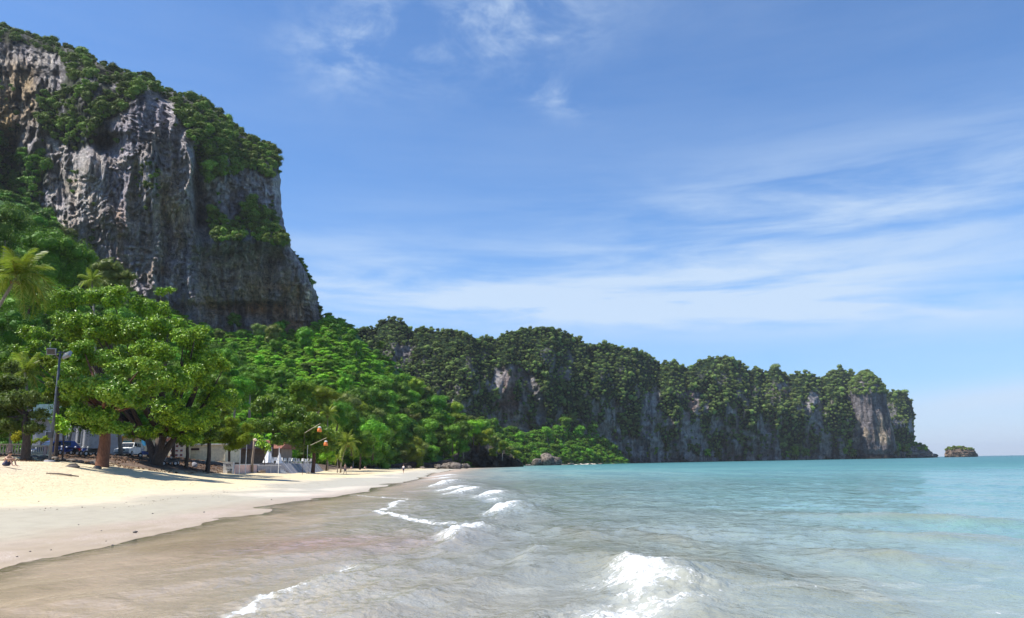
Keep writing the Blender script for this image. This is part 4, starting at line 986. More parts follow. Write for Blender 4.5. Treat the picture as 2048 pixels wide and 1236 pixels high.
for i, (x, y, rad, kd) in enumerate([(905, 880, 4.5, 'green'), (925, 872, 5, 'green'), (948, 866, 5, 'light'), (958, 884, 4.5, 'yellow'), (975, 880, 4, 'yellow'), (990, 893, 4, 'olive'), (1005, 900, 3.6, 'yellow'), (1020, 906, 3.2, 'olive'), (1032, 913, 3, 'yellow'), (925, 896, 3.6, 'green'), (985, 908, 2.6, 'yellow'), (890, 905, 3.5, 'green')]):
    plant(x, y, rad * 1.15, kd, ('yellow green tree' if kd == 'yellow' else 'olive or green tree') + ' overhanging the dark headland rock, ' + ('high up' if y < 885 else 'low down') + (' towards the tip' if x > 1000 else (' at the middle' if x > 950 else ' at the landward end')), 'trees overhanging the headland rock, ' + ('tip' if x > 950 else 'landward end'), 400 + i, Y=float(np.interp(x, [860, 930, 1050], [352, 372, 418])) - 6, name='headland_tree')
# ------------------------------------------------------------------ trees of the beach front, one by one
def gpt(X, Y): return (X, Y, float(ground_z(X, Y)))
def gp(px, Y): X = float(colx(px, Y)); return Vector(gpt(X, Y))
DENS = 1.9
def beach_tree(label, bpx, bY, lobes, leafm, leaf=.26, per=34, tuft=7, bark='bark_dark', tr=.36, fork=None, seed=1, group=None, name='beach_tree', sub=5, ratio=.52, low=.0, extra=0):
    b = gp(bpx, bY); r = random.Random(seed); root = empty(name, b); tag(root, label, 'tree', group)
    L = []
    lobes = [(px + r.uniform(-9, 9) * (extra > 0 and rp > 19), py + r.uniform(-16, 16) * (extra > 0 and rp > 19), rp * r.uniform(.8, 1.12), dY) for px, py, rp, dY in lobes]
    for _ in range(extra):
        q_ = r.choice([l_ for l_ in lobes if l_[2] > 24 and l_[1] > 625]); lobes.append((q_[0] + r.uniform(-26, 26), q_[1] + r.uniform(-24, 24), r.uniform(12, 26), q_[3] - r.uniform(.5, 2)))
    for (px, py, rp, dY) in lobes:
        c = Vector(at(px, py, bY + dY)) - b; R_ = rp / F * bY
        L.append((c.x, c.y, c.z, R_ * .74, .8))
        for j in range(sub):
            a = r.uniform(0, 6.28); e = r.uniform(-.3, .8); q = R_ * r.uniform(.68, .95)
            L.append((c.x + q * math.cos(a) * math.cos(e), c.y + q * math.sin(a) * math.cos(e), c.z + q * math.sin(e) * .8, R_ * r.uniform(.28, .52), .7))
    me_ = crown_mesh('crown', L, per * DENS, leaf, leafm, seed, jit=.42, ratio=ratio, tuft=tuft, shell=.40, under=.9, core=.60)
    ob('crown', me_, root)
    cz = [q[2] for q in L]; zt = min(cz) + .25 * (max(cz) - min(cz)); cx = sum(q[0] for q in L) / len(L); cy = sum(q[1] for q in L) / len(L)
    if fork: tops = [Vector(f) for f in fork]
    else: tops = [Vector((cx * .35, cy * .35, zt))]
    mb = MB()
    if fork:
        for f in tops: mb.tube([(0, 0, -.4), (f.x * .08, f.y * .08, .5), (f.x * .5, f.y * .5, f.z * .5), f], [tr * 1.25, tr * .9, tr * .62, tr * .48], 9)
    else:
        tp = tops[0]; mb.tube([(0, 0, -.4), (0, 0, .15), (tp.x * .3 + .06, tp.y * .3, tp.z * .4), (tp.x * .7 - .05, tp.y * .7, tp.z * .75), tp], [tr * 1.5, tr * 1.1, tr * .92, tr * .8, tr * .6], 10)
    mb.build('trunk', M[bark], root, smooth=True)
    for q in L[::sub + 1]:
        c = Vector(q[:3]); tp = min(tops, key=lambda t_: (t_ - c).length); md_ = (tp + c) * .5 + Vector((r.uniform(-.4, .4), r.uniform(-.4, .4), -.35))
        MB().tube([tp - Vector((0, 0, .3)), md_, md_ * .4 + c * .6, c], [tr * .42, tr * .26, tr * .13, tr * .04], 6).build('limb', M[bark], root, smooth=True)
    return root
T2 = [(62, 655, 36, 2), (50, 715, 34, 3), (118, 605, 36, 0), (170, 592, 32, 3), (225, 598, 36, 0), (285, 602, 34, 2), (322, 585, 15, 4), (340, 581, 9, 4), (332, 645, 38, -2), (378, 690, 40, -3), (412, 735, 38, -3), (440, 728, 20, -2), (432, 790, 34, -1), (140, 655, 40, -3), (205, 650, 42, -4),
      (270, 655, 42, -4), (315, 705, 40, -5), (355, 760, 42, -5), (400, 830, 36, -3), (340, 825, 38, -4), (280, 780, 38, 2), (300, 860, 24, -3), (95, 610, 30, 4), (385, 862, 22, -2), (345, 862, 20, -1), (375, 845, 24, -2), (268, 852, 20, 1), (255, 710, 40, 3), (120, 720, 38, 6)]
beach_tree('largest dark green beach tree with a forked trunk, spreading over the parked vehicle', 312, 82, T2, M['leaf_almond'], leaf=.27, per=30, bark='bark_dark', tr=.62, seed=2, extra=16,
           fork=[(-1.35, .4, 2.9), (-.3, .9, 3.6), (.75, -.3, 3.4), (1.75, .5, 3.3)])
T1 = [(140, 742, 32, 0), (172, 712, 30, 1), (215, 706, 32, 1), (258, 722, 32, 1), (292, 752, 26, 0), (160, 782, 34, -2), (205, 762, 40, -3), (250, 785, 36, -3), (292, 796, 22, -1), (185, 825, 30, -2), (228, 842, 24, -2), (155, 830, 20, 0), (270, 822, 20, -1), (200, 860, 14, -1)]
beach_tree('bright green almond tree with thick reddish trunk at the top of the sand', 203, 63, T1, M['leaf_bright'], leaf=.25, per=40, bark='bark_red', tr=.46, seed=3, extra=8)
beach_tree('yellowing leafy tree just right of the floodlight mast', 108, 70, [(108, 735, 22, 0), (92, 720, 14, 0), (112, 770, 24, 0), (122, 800, 22, 1), (98, 790, 16, 0)], M['leaf_yellow'], leaf=.22, per=34, tr=.16, seed=4, bark='bark_dark')
beach_tree('dark slim-trunked tree between the forked tree and the round bush', 372, 86, [(352, 858, 26, 1), (385, 850, 28, 0), (362, 880, 16, 0), (398, 872, 18, 0)], M['leaf_almond'], leaf=.22, per=34, tr=.19, seed=5)
beach_tree('dark tree with a short straight trunk beside the round yellow-green bush', 415, 88, [(418, 850, 28, 1), (436, 826, 24, 1), (430, 872, 20, 0), (408, 880, 14, 0)], M['leaf_almond'], leaf=.22, per=34, tr=.24, seed=6)
beach_tree('olive green tree at the left edge behind the balustrade', 48, 62, [(22, 805, 38, 1), (58, 800, 32, 0), (35, 765, 32, 2), (78, 830, 24, 0), (25, 850, 28, 0), (66, 856, 20, 0), (2, 830, 30, 1), (0, 770, 30, 2), (20, 735, 22, 3)], M['leaf_olive'], leaf=.20, per=38, tr=.32, seed=7, bark='bark_dark')
beach_tree('round yellow-green bushy tree behind the white sign block', 456, 93, [(467, 868, 30, 0), (447, 878, 20, -.5), (488, 880, 20, -.5), (465, 845, 20, 0), (492, 856, 16, 0), (440, 860, 15, 0), (468, 892, 18, -.5)], M['leaf_yellow'], leaf=.15, per=70, tr=.16, seed=8, tuft=5)
beach_tree('tall bright green tree behind the low grey walls', 540, 124, [(520, 815, 28, 2), (545, 800, 26, 2), (572, 822, 30, 0), (540, 850, 30, -1), (585, 855, 26, -1), (515, 855, 24, 0), (560, 880, 18, -1), (605, 838, 22, 1)], M['leaf_almond'], leaf=.30, per=24, tr=.30, seed=9)
beach_tree('broad leafy tree over the row of beach chairs', 626, 128, [(610, 862, 30, 0), (640, 870, 26, 0), (625, 840, 26, 1), (598, 885, 22, -1), (650, 892, 20, 0), (628, 895, 22, -1), (662, 876, 18, 0)], M['leaf_bright'], leaf=.30, per=24, tr=.30, seed=10, bark='bark_red')
beach_tree('small large-leaved shrub tree beside the wooden lamp post', 528, 112, [(522, 888, 12, 0), (533, 895, 10, 0), (516, 876, 9, 0)], M['leaf_almond'], leaf=.34, per=26, tr=.07, seed=11, sub=1)
beach_tree('glossy large-leaved sapling right of the floodlight mast', 122, 66, [(112, 838, 10, 0), (124, 848, 12, 0), (130, 862, 11, 0), (117, 858, 9, 0)], M['leaf_bright'], leaf=.34, per=26, tr=.06, seed=12, sub=1)
beach_tree('golden leaved bush at the left edge by the balustrade', 33, 76, [(30, 872, 9, 0), (37, 866, 9, 0), (35, 878, 9, 0), (25, 876, 7, 0)], M['leaf_gold'], leaf=.17, per=50, tr=.05, seed=13, sub=1, name='golden_bush')
beach_tree('low yellow-green hedge plant behind the balustrade next to the mast', 78, 80, [(62, 884, 7, 0), (72, 882, 8, 0), (84, 880, 9, 0), (93, 876, 8, 0)], M['leaf_yellow'], leaf=.16, per=50, tr=.05, seed=14, sub=1, name='hedge_plant')
for i, (x, y, rad, kd, Y, lab) in enumerate([
        (470, 800, 4.4, 'green', 150, 'dark tree rising behind the round yellow-green bush'), (500, 788, 4.6, 'green', 165, 'dense dark tree behind the tall bright tree'), (640, 812, 4.6, 'yellow', 170, 'yellow-tinted tree rising above the two orange lanterns'),
        (676, 842, 4.4, 'green', 175, 'dark green tree above the leaning palm'), (605, 800, 4.4, 'light', 160, 'pale green tree behind the chairs and lanterns'), (700, 868, 4.0, 'green', 185, 'tree directly behind the crown of the leaning palm'),
        (722, 900, 4.0, 'green', 190, 'low tree beside the foot of the leaning palm'), (680, 900, 3.2, 'green', 165, 'low tree left of the leaning palm trunk'), (655, 912, 2.4, 'light', 150, 'small bush right of the chairs at the top of the sand'),
        (748, 880, 5.0, 'green', 215, 'tree at the left end of the headland wood above the sand'), (445, 745, 4.6, 'green', 150, 'dark tree behind the right end of the largest beach tree'),
        (30, 690, 5.2, 'green', 120, 'dark tree behind the coconut palm trunk'), (95, 540, 8.0, 'green', 170, 'large dark tree right of the coconut palm crown'), (150, 548, 6.0, 'green', 175, 'dark rounded tree behind the top of the largest beach tree'),
        (60, 610, 7, 'green', 150, 'dark tree behind the hanging palm fronds'), (10, 480, 8, 'green', 190, 'tree above and behind the coconut palm'), (215, 562, 4.2, 'olive', 160, 'pale round tree peeping over the largest beach tree'), (248, 574, 3.2, 'olive', 160, 'small pale tree peeping over the largest beach tree, at the cliff side'),
        (20, 860, 4.0, 'green', 115, 'dark tree deep behind the balustrade at the left edge'), (330, 800, 5, 'green', 118, 'dark tree behind the forked tree'), (240, 800, 5, 'green', 125, 'dark tree behind the almond tree crown'), (420, 800, 5, 'green', 135, 'dark tree filling the gap right of the forked tree'),
        (575, 905, 2.6, 'green', 150, 'low dark tree behind the beach chairs'), (610, 908, 2.6, 'green', 155, 'low dark tree behind the right end of the beach chairs'), (500, 908, 2.4, 'green', 140, 'low dark shrub behind the pink wall'),
        (236, 838, 4.6, 'green', 92, 'tree whose crown shades the white car'), (300, 842, 4.4, 'green', 98, 'tree behind the forks of the dark trunk'), (350, 838, 4.2, 'green', 102, 'tree behind the slim-trunked dark tree'), (150, 830, 4.4, 'green', 90, 'tree between the floodlight mast and the reddish trunk, behind both'),
        (-40, 850, 4.6, 'green', 70, 'tree added for shade just outside the left edge over the balustrade'), (-60, 780, 6, 'green', 85, 'tall tree added for shade outside the left edge behind the palm')]):  # the last two are added beyond the left edge to cast shade
    plant(x, y, rad, kd, lab, None, 700 + i, Y=Y, name='background_tree')

# palms -------------------------------------------------------------
def frond_mesh(seed, L=3.0, droop=1.0, n=34):
    r = random.Random(seed); v, f, ti = [], [], []
    def ax(t_): return Vector((L * (t_ - .18 * droop * t_ ** 3), 0, L * (.42 * t_ - .72 * droop * t_ * t_)))
    prev = None
    for i in range(n + 1):
        t_ = i / n; c = ax(t_); w_ = .014 * (1 - t_ * .8)
        b = len(v); v += [c + Vector((0, -w_, 0)), c + Vector((0, w_, 0)), c + Vector((0, 0, -w_))]; ti += [.95] * 3
        if prev is not None: f += [(prev, prev + 1, b + 1, b), (prev + 1, prev + 2, b + 2, b + 1), (prev + 2, prev, b, b + 2)]
        prev = b
    for i in range(4, n + 1):
        t_ = i / n; c = ax(t_); ll = L * .30 * math.sin(math.pi * min(1, .18 + t_ * .80)) ** .7
        for s_ in (-1, 1):
            sw = .45 + .5 * t_; dn = .35 + .5 * r.random() * droop; e = c + Vector((ll * sw * .8, s_ * ll * .75, -ll * dn)); m_ = c + (e - c) * .5 + Vector((0, 0, ll * .12)); k = .011 + .005 * r.random()
            b = len(v); v += [c + Vector((-k, 0, 0)), c + Vector((k, 0, 0)), m_ + Vector((k, 0, 0)), m_ + Vector((-k, 0, 0)), e]; tt = r.uniform(.1, .9); ti += [tt] * 5
            f += [(b, b + 1, b + 2, b + 3), (b + 3, b + 2, b + 4, b + 4)]
    q = [x for x in f if len(set(x)) == 4]; tr_ = [x[:3] for x in f if len(set(x)) == 3]
    return mk('frond', [tuple(x) for x in v], [q, tr_], M['leaf_palm'], smooth=False, attrs={'tint': np.array(ti)})
FR = [frond_mesh(i, 1.0, .7 + .3 * i) for i in range(4)]
def palm(label, base, top, L, n, seed, nuts=True, group=None, tr=.16):
    r = random.Random(seed); root = empty('palm', base); tag(root, label, 'palm', group); tp = Vector(top) - Vector(base)
    MB().tube([(0, 0, -.3), (tp.x * .12, tp.y * .12, tp.z * .3), (tp.x * .45, tp.y * .45, tp.z * .65), tp], [tr * 1.4, tr, tr * .85, tr * .7], 9).build('trunk', M['bark_palm'], root, smooth=True)
    for i in range(n):
        k = i / (n - 1); fm = FR[min(3, int(k * 4))]; o = ob('frond', fm, root, tp); sc = L * r.uniform(.85, 1.1)
        o.scale = (sc, sc, sc); o.rotation_euler = (r.uniform(-.25, .25), -1.2 + 1.65 * k + r.uniform(-.12, .12), i * 2.4 + r.uniform(-.2, .2))
    if nuts:
        for i in range(5):
            a = i * 1.3; MB().blob((0, 0, 0), .15, i, .1, 1).build('coconut', M['bark_red'], root, True, tp + Vector((math.cos(a) * .3, math.sin(a) * .3, -.35)))
    return root
tp = Vector(at(32, 556, 58)); bs = gp(-125, 60)
palm('tall coconut palm with drooping yellow-tipped fronds at the left edge', bs, tp, 3.4, 22, 1)
tp = Vector(at(694, 888, 142)); palm('slim coconut palm leaning right above the top of the sand', gp(681, 143), tp, 2.9, 18, 2, tr=.13)
tp = Vector(at(655, 830, 160)); palm('coconut palm crown showing through the trees above the lanterns', gp(655, 160), tp, 3.0, 16, 3)
tp = Vector(at(184, 562, 110)); palm('palm whose top peeps over the largest beach tree', gp(182, 110), tp, 2.3, 16, 4, False)
tp = Vector(at(50, 745, 76)); palm('short palm with upright fronds left of the floodlight mast', gp(52, 76), tp, 2.6, 14, 5, False)
tp = Vector(at(675, 918, 141)); palm('young low palm at the foot of the leaning palm', gp(675, 141), tp, 1.3, 10, 6, False, tr=.08)

# ------------------------------------------------------------------ built things behind the beach
for nm, c_, ro in (('white_paint', (.80, .79, .76), .5), ('cream_wall', (.72, .62, .42), .8), ('beige_wall', (.66, .60, .48), .8), ('grey_wall', (.34, .35, .37), .8), ('teal_roof', (.20, .33, .33), .6),
                   ('dark_glass', (.02, .025, .03), .15), ('orange_trim', (.62, .30, .05), .6), ('teal_shutter', (.14, .36, .36), .6), ('brown_tile', (.22, .08, .05), .8), ('pink_wall', (.62, .42, .36), .8), ('concrete', (.27, .27, .30), .85),
                   ('pale_concrete', (.62, .60, .57), .85), ('dark_metal', (.03, .033, .04), .5), ('grey_metal', (.25, .26, .29), .45), ('rubber', (.02, .02, .02), .8), ('chrome', (.5, .5, .52), .25), ('blue_paint', (.03, .07, .28), .35),
                   ('red_paint', (.50, .03, .03), .35), ('orange_paper', (.78, .22, .05), .6), ('skin', (.50, .30, .20), .6), ('hair', (.05, .025, .015), .7), ('navy_cloth', (.03, .04, .10), .9), ('green_cloth', (.08, .16, .08), .9), ('white_cloth', (.75, .74, .72), .9),
                   ('sign_ink', (.06, .03, .03), .7), ('weathered_wood', (.26, .20, .15), .9), ('plate', (.8, .8, .78), .5), ('blue_sign', (.05, .35, .65), .5), ('bin_grey', (.10, .11, .13), .6), ('bamboo', (.55, .50, .38), .6), ('lamp_glass', (.8, .62, .45), .3), ('black_paint', (.02, .02, .025), .3)):
    M[nm] = simple(nm, c_, ro, .5, .12, 2.2, .1)
def zat(px, py, Y): return float(EYE + (horizon(px) - py) / F * Y)
def house(name, px0, px1, Y, ytop, label, depth, wall, cat='building', ybase=None, rz=0.0):
    """a building standing behind the beach: returns root, width, height; local x along the facade, facade at y=0, z up from its floor"""
    x0, x1 = float(colx(px0, Y)), float(colx(px1, Y)); zb = float(ground_z((x0 + x1) / 2, Y)) - .1; h = zat((px0 + px1) / 2, ytop, Y) - zb
    root = empty(name, (x0, Y, zb), rz); tag(root, label, cat); w_ = x1 - x0
    MB().box((w_ / 2, depth / 2, h / 2 - .1), (w_, depth, h + .2)).build('wall', M[wall], root)
    return root, w_, h
def window(root, x, z, w_, h_, nx=2, frame='white_paint', glass='dark_glass', y=0.0):
    mb = MB(); t_ = .07
    mb.box((x, y - .03, z + h_ / 2 - t_ / 2), (w_, .08, t_)).box((x, y - .03, z - h_ / 2 + t_ / 2), (w_, .08, t_))
    for i in range(nx + 1): mb.box((x - w_ / 2 + t_ / 2 + i * (w_ - t_) / nx, y - .03, z), (t_, .076, h_ - 2 * t_))
    f_ = mb.build('window', M[frame], root); MB().box((x, y - .012, z), (w_ - t_, .02, h_ - t_)).build('pane', M[glass], f_); return f_
rt, w_, h_ = house('teal_roofed_house', 58, 172, 104, 842, 'grey house with a pale teal roof standing deep behind the left beach trees', 8, 'grey_wall')
MB().prism([(-.8, h_ - .1), (w_ + .5, h_ - .1), (w_ - .3, h_ + 1.9), (.3, h_ + 1.9)], -.9, 8.6).build('roof', M['teal_roof'], rt)
window(rt, w_ * .60, h_ * .55, .9, 2.2, 2); window(rt, w_ * .82, h_ * .55, .7, 2.2, 1); window(rt, w_ * .3, h_ * .55, 1.2, 1.2, 2)
MB().box((w_ * .45, -.03, 1.1), (1.0, .08, 2.2)).build('door', M['weathered_wood'], rt)
for i in range(3): MB().box((w_ * (.72 + .13 * i), -.9, h_ / 2 - .05), (.22, .22, h_ - .1)).build('column', M['pale_concrete'], rt)
MB().box((w_ * .86, -.95, .35), (w_ * .3, .5, .7)).build('planter', M['pale_concrete'], rt)
rt, w_, h_ = house('white_shopfront', 166, 196, 112, 850, 'bright white building front with two tall columns left of the reddish trunk', 6, 'white_paint')
for fx in (.1, .45, .8): MB().tube([(w_ * fx, -.5, 0), (w_ * fx, -.5, h_)], .13, 10).build('column', M['white_paint'], rt, True)
window(rt, w_ * .28, h_ * .3, .5, 1.6, 1); window(rt, w_ * .63, h_ * .3, .5, 1.6, 1)
MB().box((w_ * .5, -.6, h_ * .42), (w_ * 1.1, 1.2, .12)).build('awning', M['black_paint'], rt)
rt, w_, h_ = house('shop', 190, 306, 126, 874, 'low shop with an orange fascia and teal shutter behind the white vehicle', 9, 'cream_wall')
MB().prism([(-1.2, h_ + .02), (10, h_ + 1.9), (10, h_ + 1.75), (-1.2, h_ - .12)], -.5, w_ + .5, 'X').build('roof', M['teal_roof'], rt)
MB().box((w_ / 2, -.14, h_ - .25), (w_, .2, .45)).build('fascia', M['orange_trim'], rt)
for i, fx in enumerate((.16, .33, .52)):
    MB().box((w_ * fx, -.05, h_ * .55), (1.7, .08, 1.6)).build('shutter', M['teal_shutter' if i > 0 else 'pale_concrete'], rt)
    MB().box((w_ * fx + .95, -.12, h_ * .45), (.2, .2, h_ * .9)).build('post', M['orange_trim'], rt)
MB().box((w_ * .70, -.04, 1.0), (.9, .06, 2.0)).build('door', M['dark_glass'], rt)
MB().box((w_ * .86, -.35, h_ * .45), (.5, .5, h_ * .9)).build('pillar', M['cream_wall'], rt)
rt, w_, h_ = house('pink_house', 306, 338, 140, 872, 'pink walled house glimpsed between the forks of the dark trunk', 6, 'pink_wall')
MB().prism([(-.5, h_ + .02), (w_ / 2, h_ + 1.3), (w_ + .5, h_ + .02)], -.6, 6.5).build('roof', M['brown_tile'], rt); window(rt, w_ / 2, h_ * .55, 1.1, 1.1, 2)
rt, w_, h_ = house('lattice_house', 334, 368, 112, 886, 'small cream house with a lattice window and red-brown roof right of the forked trunk', 5, 'cream_wall')
MB().prism([(-.5, h_ + .02), (w_ / 2, h_ + 1.2), (w_ + .5, h_ + .02)], -.6, 5.5).build('roof', M['brown_tile'], rt)
for i in range(3):
    for j in range(3): window(rt, w_ * (.22 + .28 * i), h_ * (.22 + .25 * j), .52, .42, 1, 'pale_concrete', 'brown_tile')
rt, w_, h_ = house('cream_wall_house', 369, 450, 114, 893, 'long plain cream wall with a brown sign band behind two slim trunks', 6, 'cream_wall')
MB().box((w_ / 2, -.1, h_ + .06), (w_ + .3, .5, .14)).build('coping', M['pale_concrete'], rt)
MB().box((w_ * .2, -.03, h_ * .74), (1.6, .06, .32)).build('sign_band', M['sign_ink'], rt)
MB().box((w_ * .56, -.08, h_ / 2), (.16, .16, h_)).build('pier', M['cream_wall'], rt); MB().box((w_ * .98, -.08, h_ / 2), (.2, .18, h_)).build('pier', M['cream_wall'], rt)
# thatched-dark open restaurant behind the round bush
rt, w_, h_ = house('open_restaurant', 452, 560, 136, 900, 'dark open-sided restaurant shelter behind the pink wall', 7, 'weathered_wood')
MB().prism([(-1.6, h_ - .1), (3.5, h_ + 1.5), (8.5, h_ - .1)], -.5, w_ + .5, 'X').build('roof', M['brown_tile'], rt)
for i in range(5): MB().box((w_ * i / 4, -1.4, h_ / 2), (.12, .12, h_)).build('post', M['weathered_wood'], rt)

def low_wall(name, px0, Y0, px1, Y1, h, th, mat, label, zoff=0.0, n=1):
    a, b = gp(px0, Y0), gp(px1, Y1); z = min(a.z, b.z) + zoff; dx, dy = b.x - a.x, b.y - a.y; L = math.hypot(dx, dy)
    root = empty(name, (a.x, a.y, z), math.atan2(dy, dx), label=label, cat='wall')
    MB().box((L / 2, 0, h / 2 - .5), (L, th, h + 1.0)).build('wall', M[mat], root); MB().box((L / 2, 0, h + .04), (L + .1, th + .08, .08)).build('coping', M['pale_concrete'], root)
    return root, L
sb, L_ = low_wall('sign_block', 447.5, 92, 467, 92, 1.15, .5, 'pale_concrete', 'pale concrete sign block with dark lettering at the head of the beach', .15)
mb = MB()
for i, (gx_, gw) in enumerate(((-.27, .16), (-.09, .12), (.06, .12), (.22, .17))):      # the dark word on the block, unreadable at this distance
    mb.box((L_ * .55 + gx_, -.262, .80), (gw * .35, .02, .22)); mb.box((L_ * .55 + gx_ + gw * .2, -.262, .88 - .12 * (i % 2)), (gw * .6, .018, .06))
mb.box((L_ * .55 - .02, -.262, .93), (.56, .02, .04)); mb.build('lettering', M['sign_ink'], sb)
MB().box((L_ * .55, -.262, .42), (.62, .02, .05)).build('lettering', M['sign_ink'], sb)
low_wall('pink_garden_wall', 467.5, 93.5, 516, 104, .95, .25, 'pink_wall', 'low pinkish garden wall running back from the sign block', .1)
low_wall('grey_terrace_wall', 513, 103, 559, 113, 1.05, .3, 'concrete', 'low grey terrace wall in shade between the wooden lamp post and the steps', 0)
tw = gp(565, 114)
st = empty('beach_steps', tw, math.radians(70), label='pale concrete steps down to the sand right of the grey terrace wall', cat='steps')
for i in range(5): MB().box((0, 1.2 + .32 * -i, .95 - .2 * i - .5), (1.7, .34, 1.0)).build('step', M['pale_concrete'], st)
# sloping revetment below the chairs
a, b = gp(571, 115), gp(640, 150); dx, dy = b.x - a.x, b.y - a.y; L_ = math.hypot(dx, dy)
rv = empty('sloping_sea_wall', (a.x, a.y, a.z - .3), math.atan2(dy, dx), label='sloping dark grey sea wall under the row of chairs', cat='wall')
MB().prism([(-1.0, 0), (.5, 1.75), (6.0, 1.75), (6.0, 0)], 0, L_, 'X').build('slope', M['concrete'], rv)
for i in range(9): MB().prism([(-1.03, .02), (.47, 1.80), (.60, 1.80), (-.9, .02)], 1.5 + i * L_ / 9.4, 1.62 + i * L_ / 9.4, 'X').build('rib', M['pale_concrete'], rv)
def chair(loc, rz):
    root = empty('plastic_chair', loc, rz); m_ = M['white_paint']
    MB().box((0, 0, .44), (.46, .44, .04)).build('seat', m_, root); MB().prism([(.20, .46), (.30, .90), (.33, .90), (.24, .46)], -.21, .21, 'X').build('backrest', m_, root)
    for sx in (-1, 1):
        for sy in (-1, 1): MB().tube([(sx * .2, sy * .19, .43), (sx * .23, sy * .22, 0)], .022, 5).build('leg', m_, root)
    return root
def copy_tree(o, parent=None):
    c_ = o.copy(); C.objects.link(c_); c_.parent = parent
    for ch in o.children: copy_tree(ch, c_)
    return c_
rr = random.Random(3); ch0 = None
ux, uy = dx / L_, dy / L_
for i in range(16):
    u = .6 + i * (L_ - 1) / 16; k = i % 2; X_ = a.x + ux * u - uy * (1.2 + .9 * k); Y_ = a.y + uy * u + ux * (1.2 + .9 * k); loc = (X_, Y_, a.z + 1.45)
    if ch0 is None: ch0 = c_ = chair(loc, 0)
    else: c_ = copy_tree(ch0); c_.location = loc
    c_.rotation_euler = (0, 0, rr.uniform(0, 6.28)); tag(c_, 'white plastic chair in the row on top of the sloping sea wall', 'chair', 'white plastic chairs on the sea wall')
def umbrella(px, Y, w_, h, label):
    b = gp(px, Y); b.z += .8; root = empty('closed_parasol', b, label=label, cat='parasol')
    MB().tube([(0, 0, -.8), (0, 0, h)], .04, 8).build('pole', M['grey_metal'], root); n = 14; mb = MB()
    vs = [(0, 0, h)] + [(w_ * (1 if j % 2 else .8) * math.cos(6.283 * j / n), w_ * (1 if j % 2 else .8) * math.sin(6.283 * j / n), .35 + .06 * (j % 2)) for j in range(n)]
    mb.add(vs, [(0, 1 + j, 1 + (j + 1) % n) for j in range(n)]); mb.build('canopy', M['white_cloth'], root); return root
umbrella(536, 118, .85, 2.6, 'white closed parasol behind the grey terrace wall, left of a pair'); umbrella(558, 119, .55, 2.2, 'slimmer white closed parasol at the steps, right of a pair')
for i, (px, y0, y1, Y, lab) in enumerate([(479, 934, 902, 92, 'thin white pole directly right of the sign block'), (491, 930, 893, 93, 'taller thin white pole in front of the pink wall'), (542, 932, 899, 105, 'thin grey pole in front of the grey terrace wall'),
                                 (557, 934, 899, 108, 'thin pale pole at the right end of the grey terrace wall'), (614, 925, 895, 118, 'thin grey pole among the beach chairs')]):
    b = gp(px, Y); tp_z = zat(px, y1, Y); po = empty('thin_pole', b, label=lab, cat='pole')
    MB().tube([(0, 0, -.2), (0, 0, tp_z - b.z)], .045, 8).build('pole', M['white_paint' if i not in (2, 4) else 'grey_metal'], po); MB().blob((0, 0, tp_z - b.z + .03), .07, i, .05, 1).build('cap', M['grey_metal'], po, True)
b = gp(505, 100); zt = zat(505, 885, 100) - b.z
wl = empty('wooden_lamp_post', b, label='crooked wooden post with a round amber lamp on its top', cat='lamp post')
MB().tube([(0, 0, -.3), (-.06, 0, zt * .4), (.05, 0, zt * .75), (.0, 0, zt)], [.17, .15, .14, .10], 9).build('post', M['weathered_wood'], wl, True)
MB().blob((.14, 0, zt + .12), .22, 4, .08, 2, (1.2, 1, .8)).build('lamp', M['lamp_glass'], wl, True)
for i, (px, py, Y, lab) in enumerate([(639, 858, 100, 'orange paper lantern with a white top, the upper one of two hanging from poles'), (651.5, 886, 108, 'orange paper lantern with a white top, the lower one of two hanging from poles')]):
    c = Vector(at(px, py, Y)); lo = empty('lantern', c, label=lab, cat='lantern')
    n = 12; prof = [(.30, -.36), (.27, -.05), (.19, .10), (.17, .16)]; mb = MB(); mb.tube([(0, 0, z) for _, z in prof], [q_ for q_, _ in prof], n); mb.build('shade', M['orange_paper'], lo, True)
    MB().tube([(0, 0, .165), (0, 0, .26), (0, 0, .33)], [.22, .20, .06], n).build('top', M['white_cloth'], lo, True)
    MB().tube([(0, 0, .33), (0, 0, .66)], .012, 5).build('cord', M['dark_metal'], lo)
    foot = gp(px - 34, Y + 12); pl_ = empty('lantern_pole', foot, label='pale bamboo pole leaning out to carry the ' + ('upper' if i == 0 else 'lower') + ' orange lantern', cat='pole')
    e = c + Vector((.1, 0, .72)) - foot; st_ = Vector((.15, 0, e.z - .55))
    MB().tube([(0, 0, -.3), st_], .028, 7).build('post', M['bark_dark'], pl_); MB().tube([st_ - Vector((0, 0, .1)), e], [.035, .025], 7).build('arm', M['bamboo'], pl_)
M['mast_paint'] = simple('mast_paint', (.09, .10, .12), .5, .5, .2, 2)
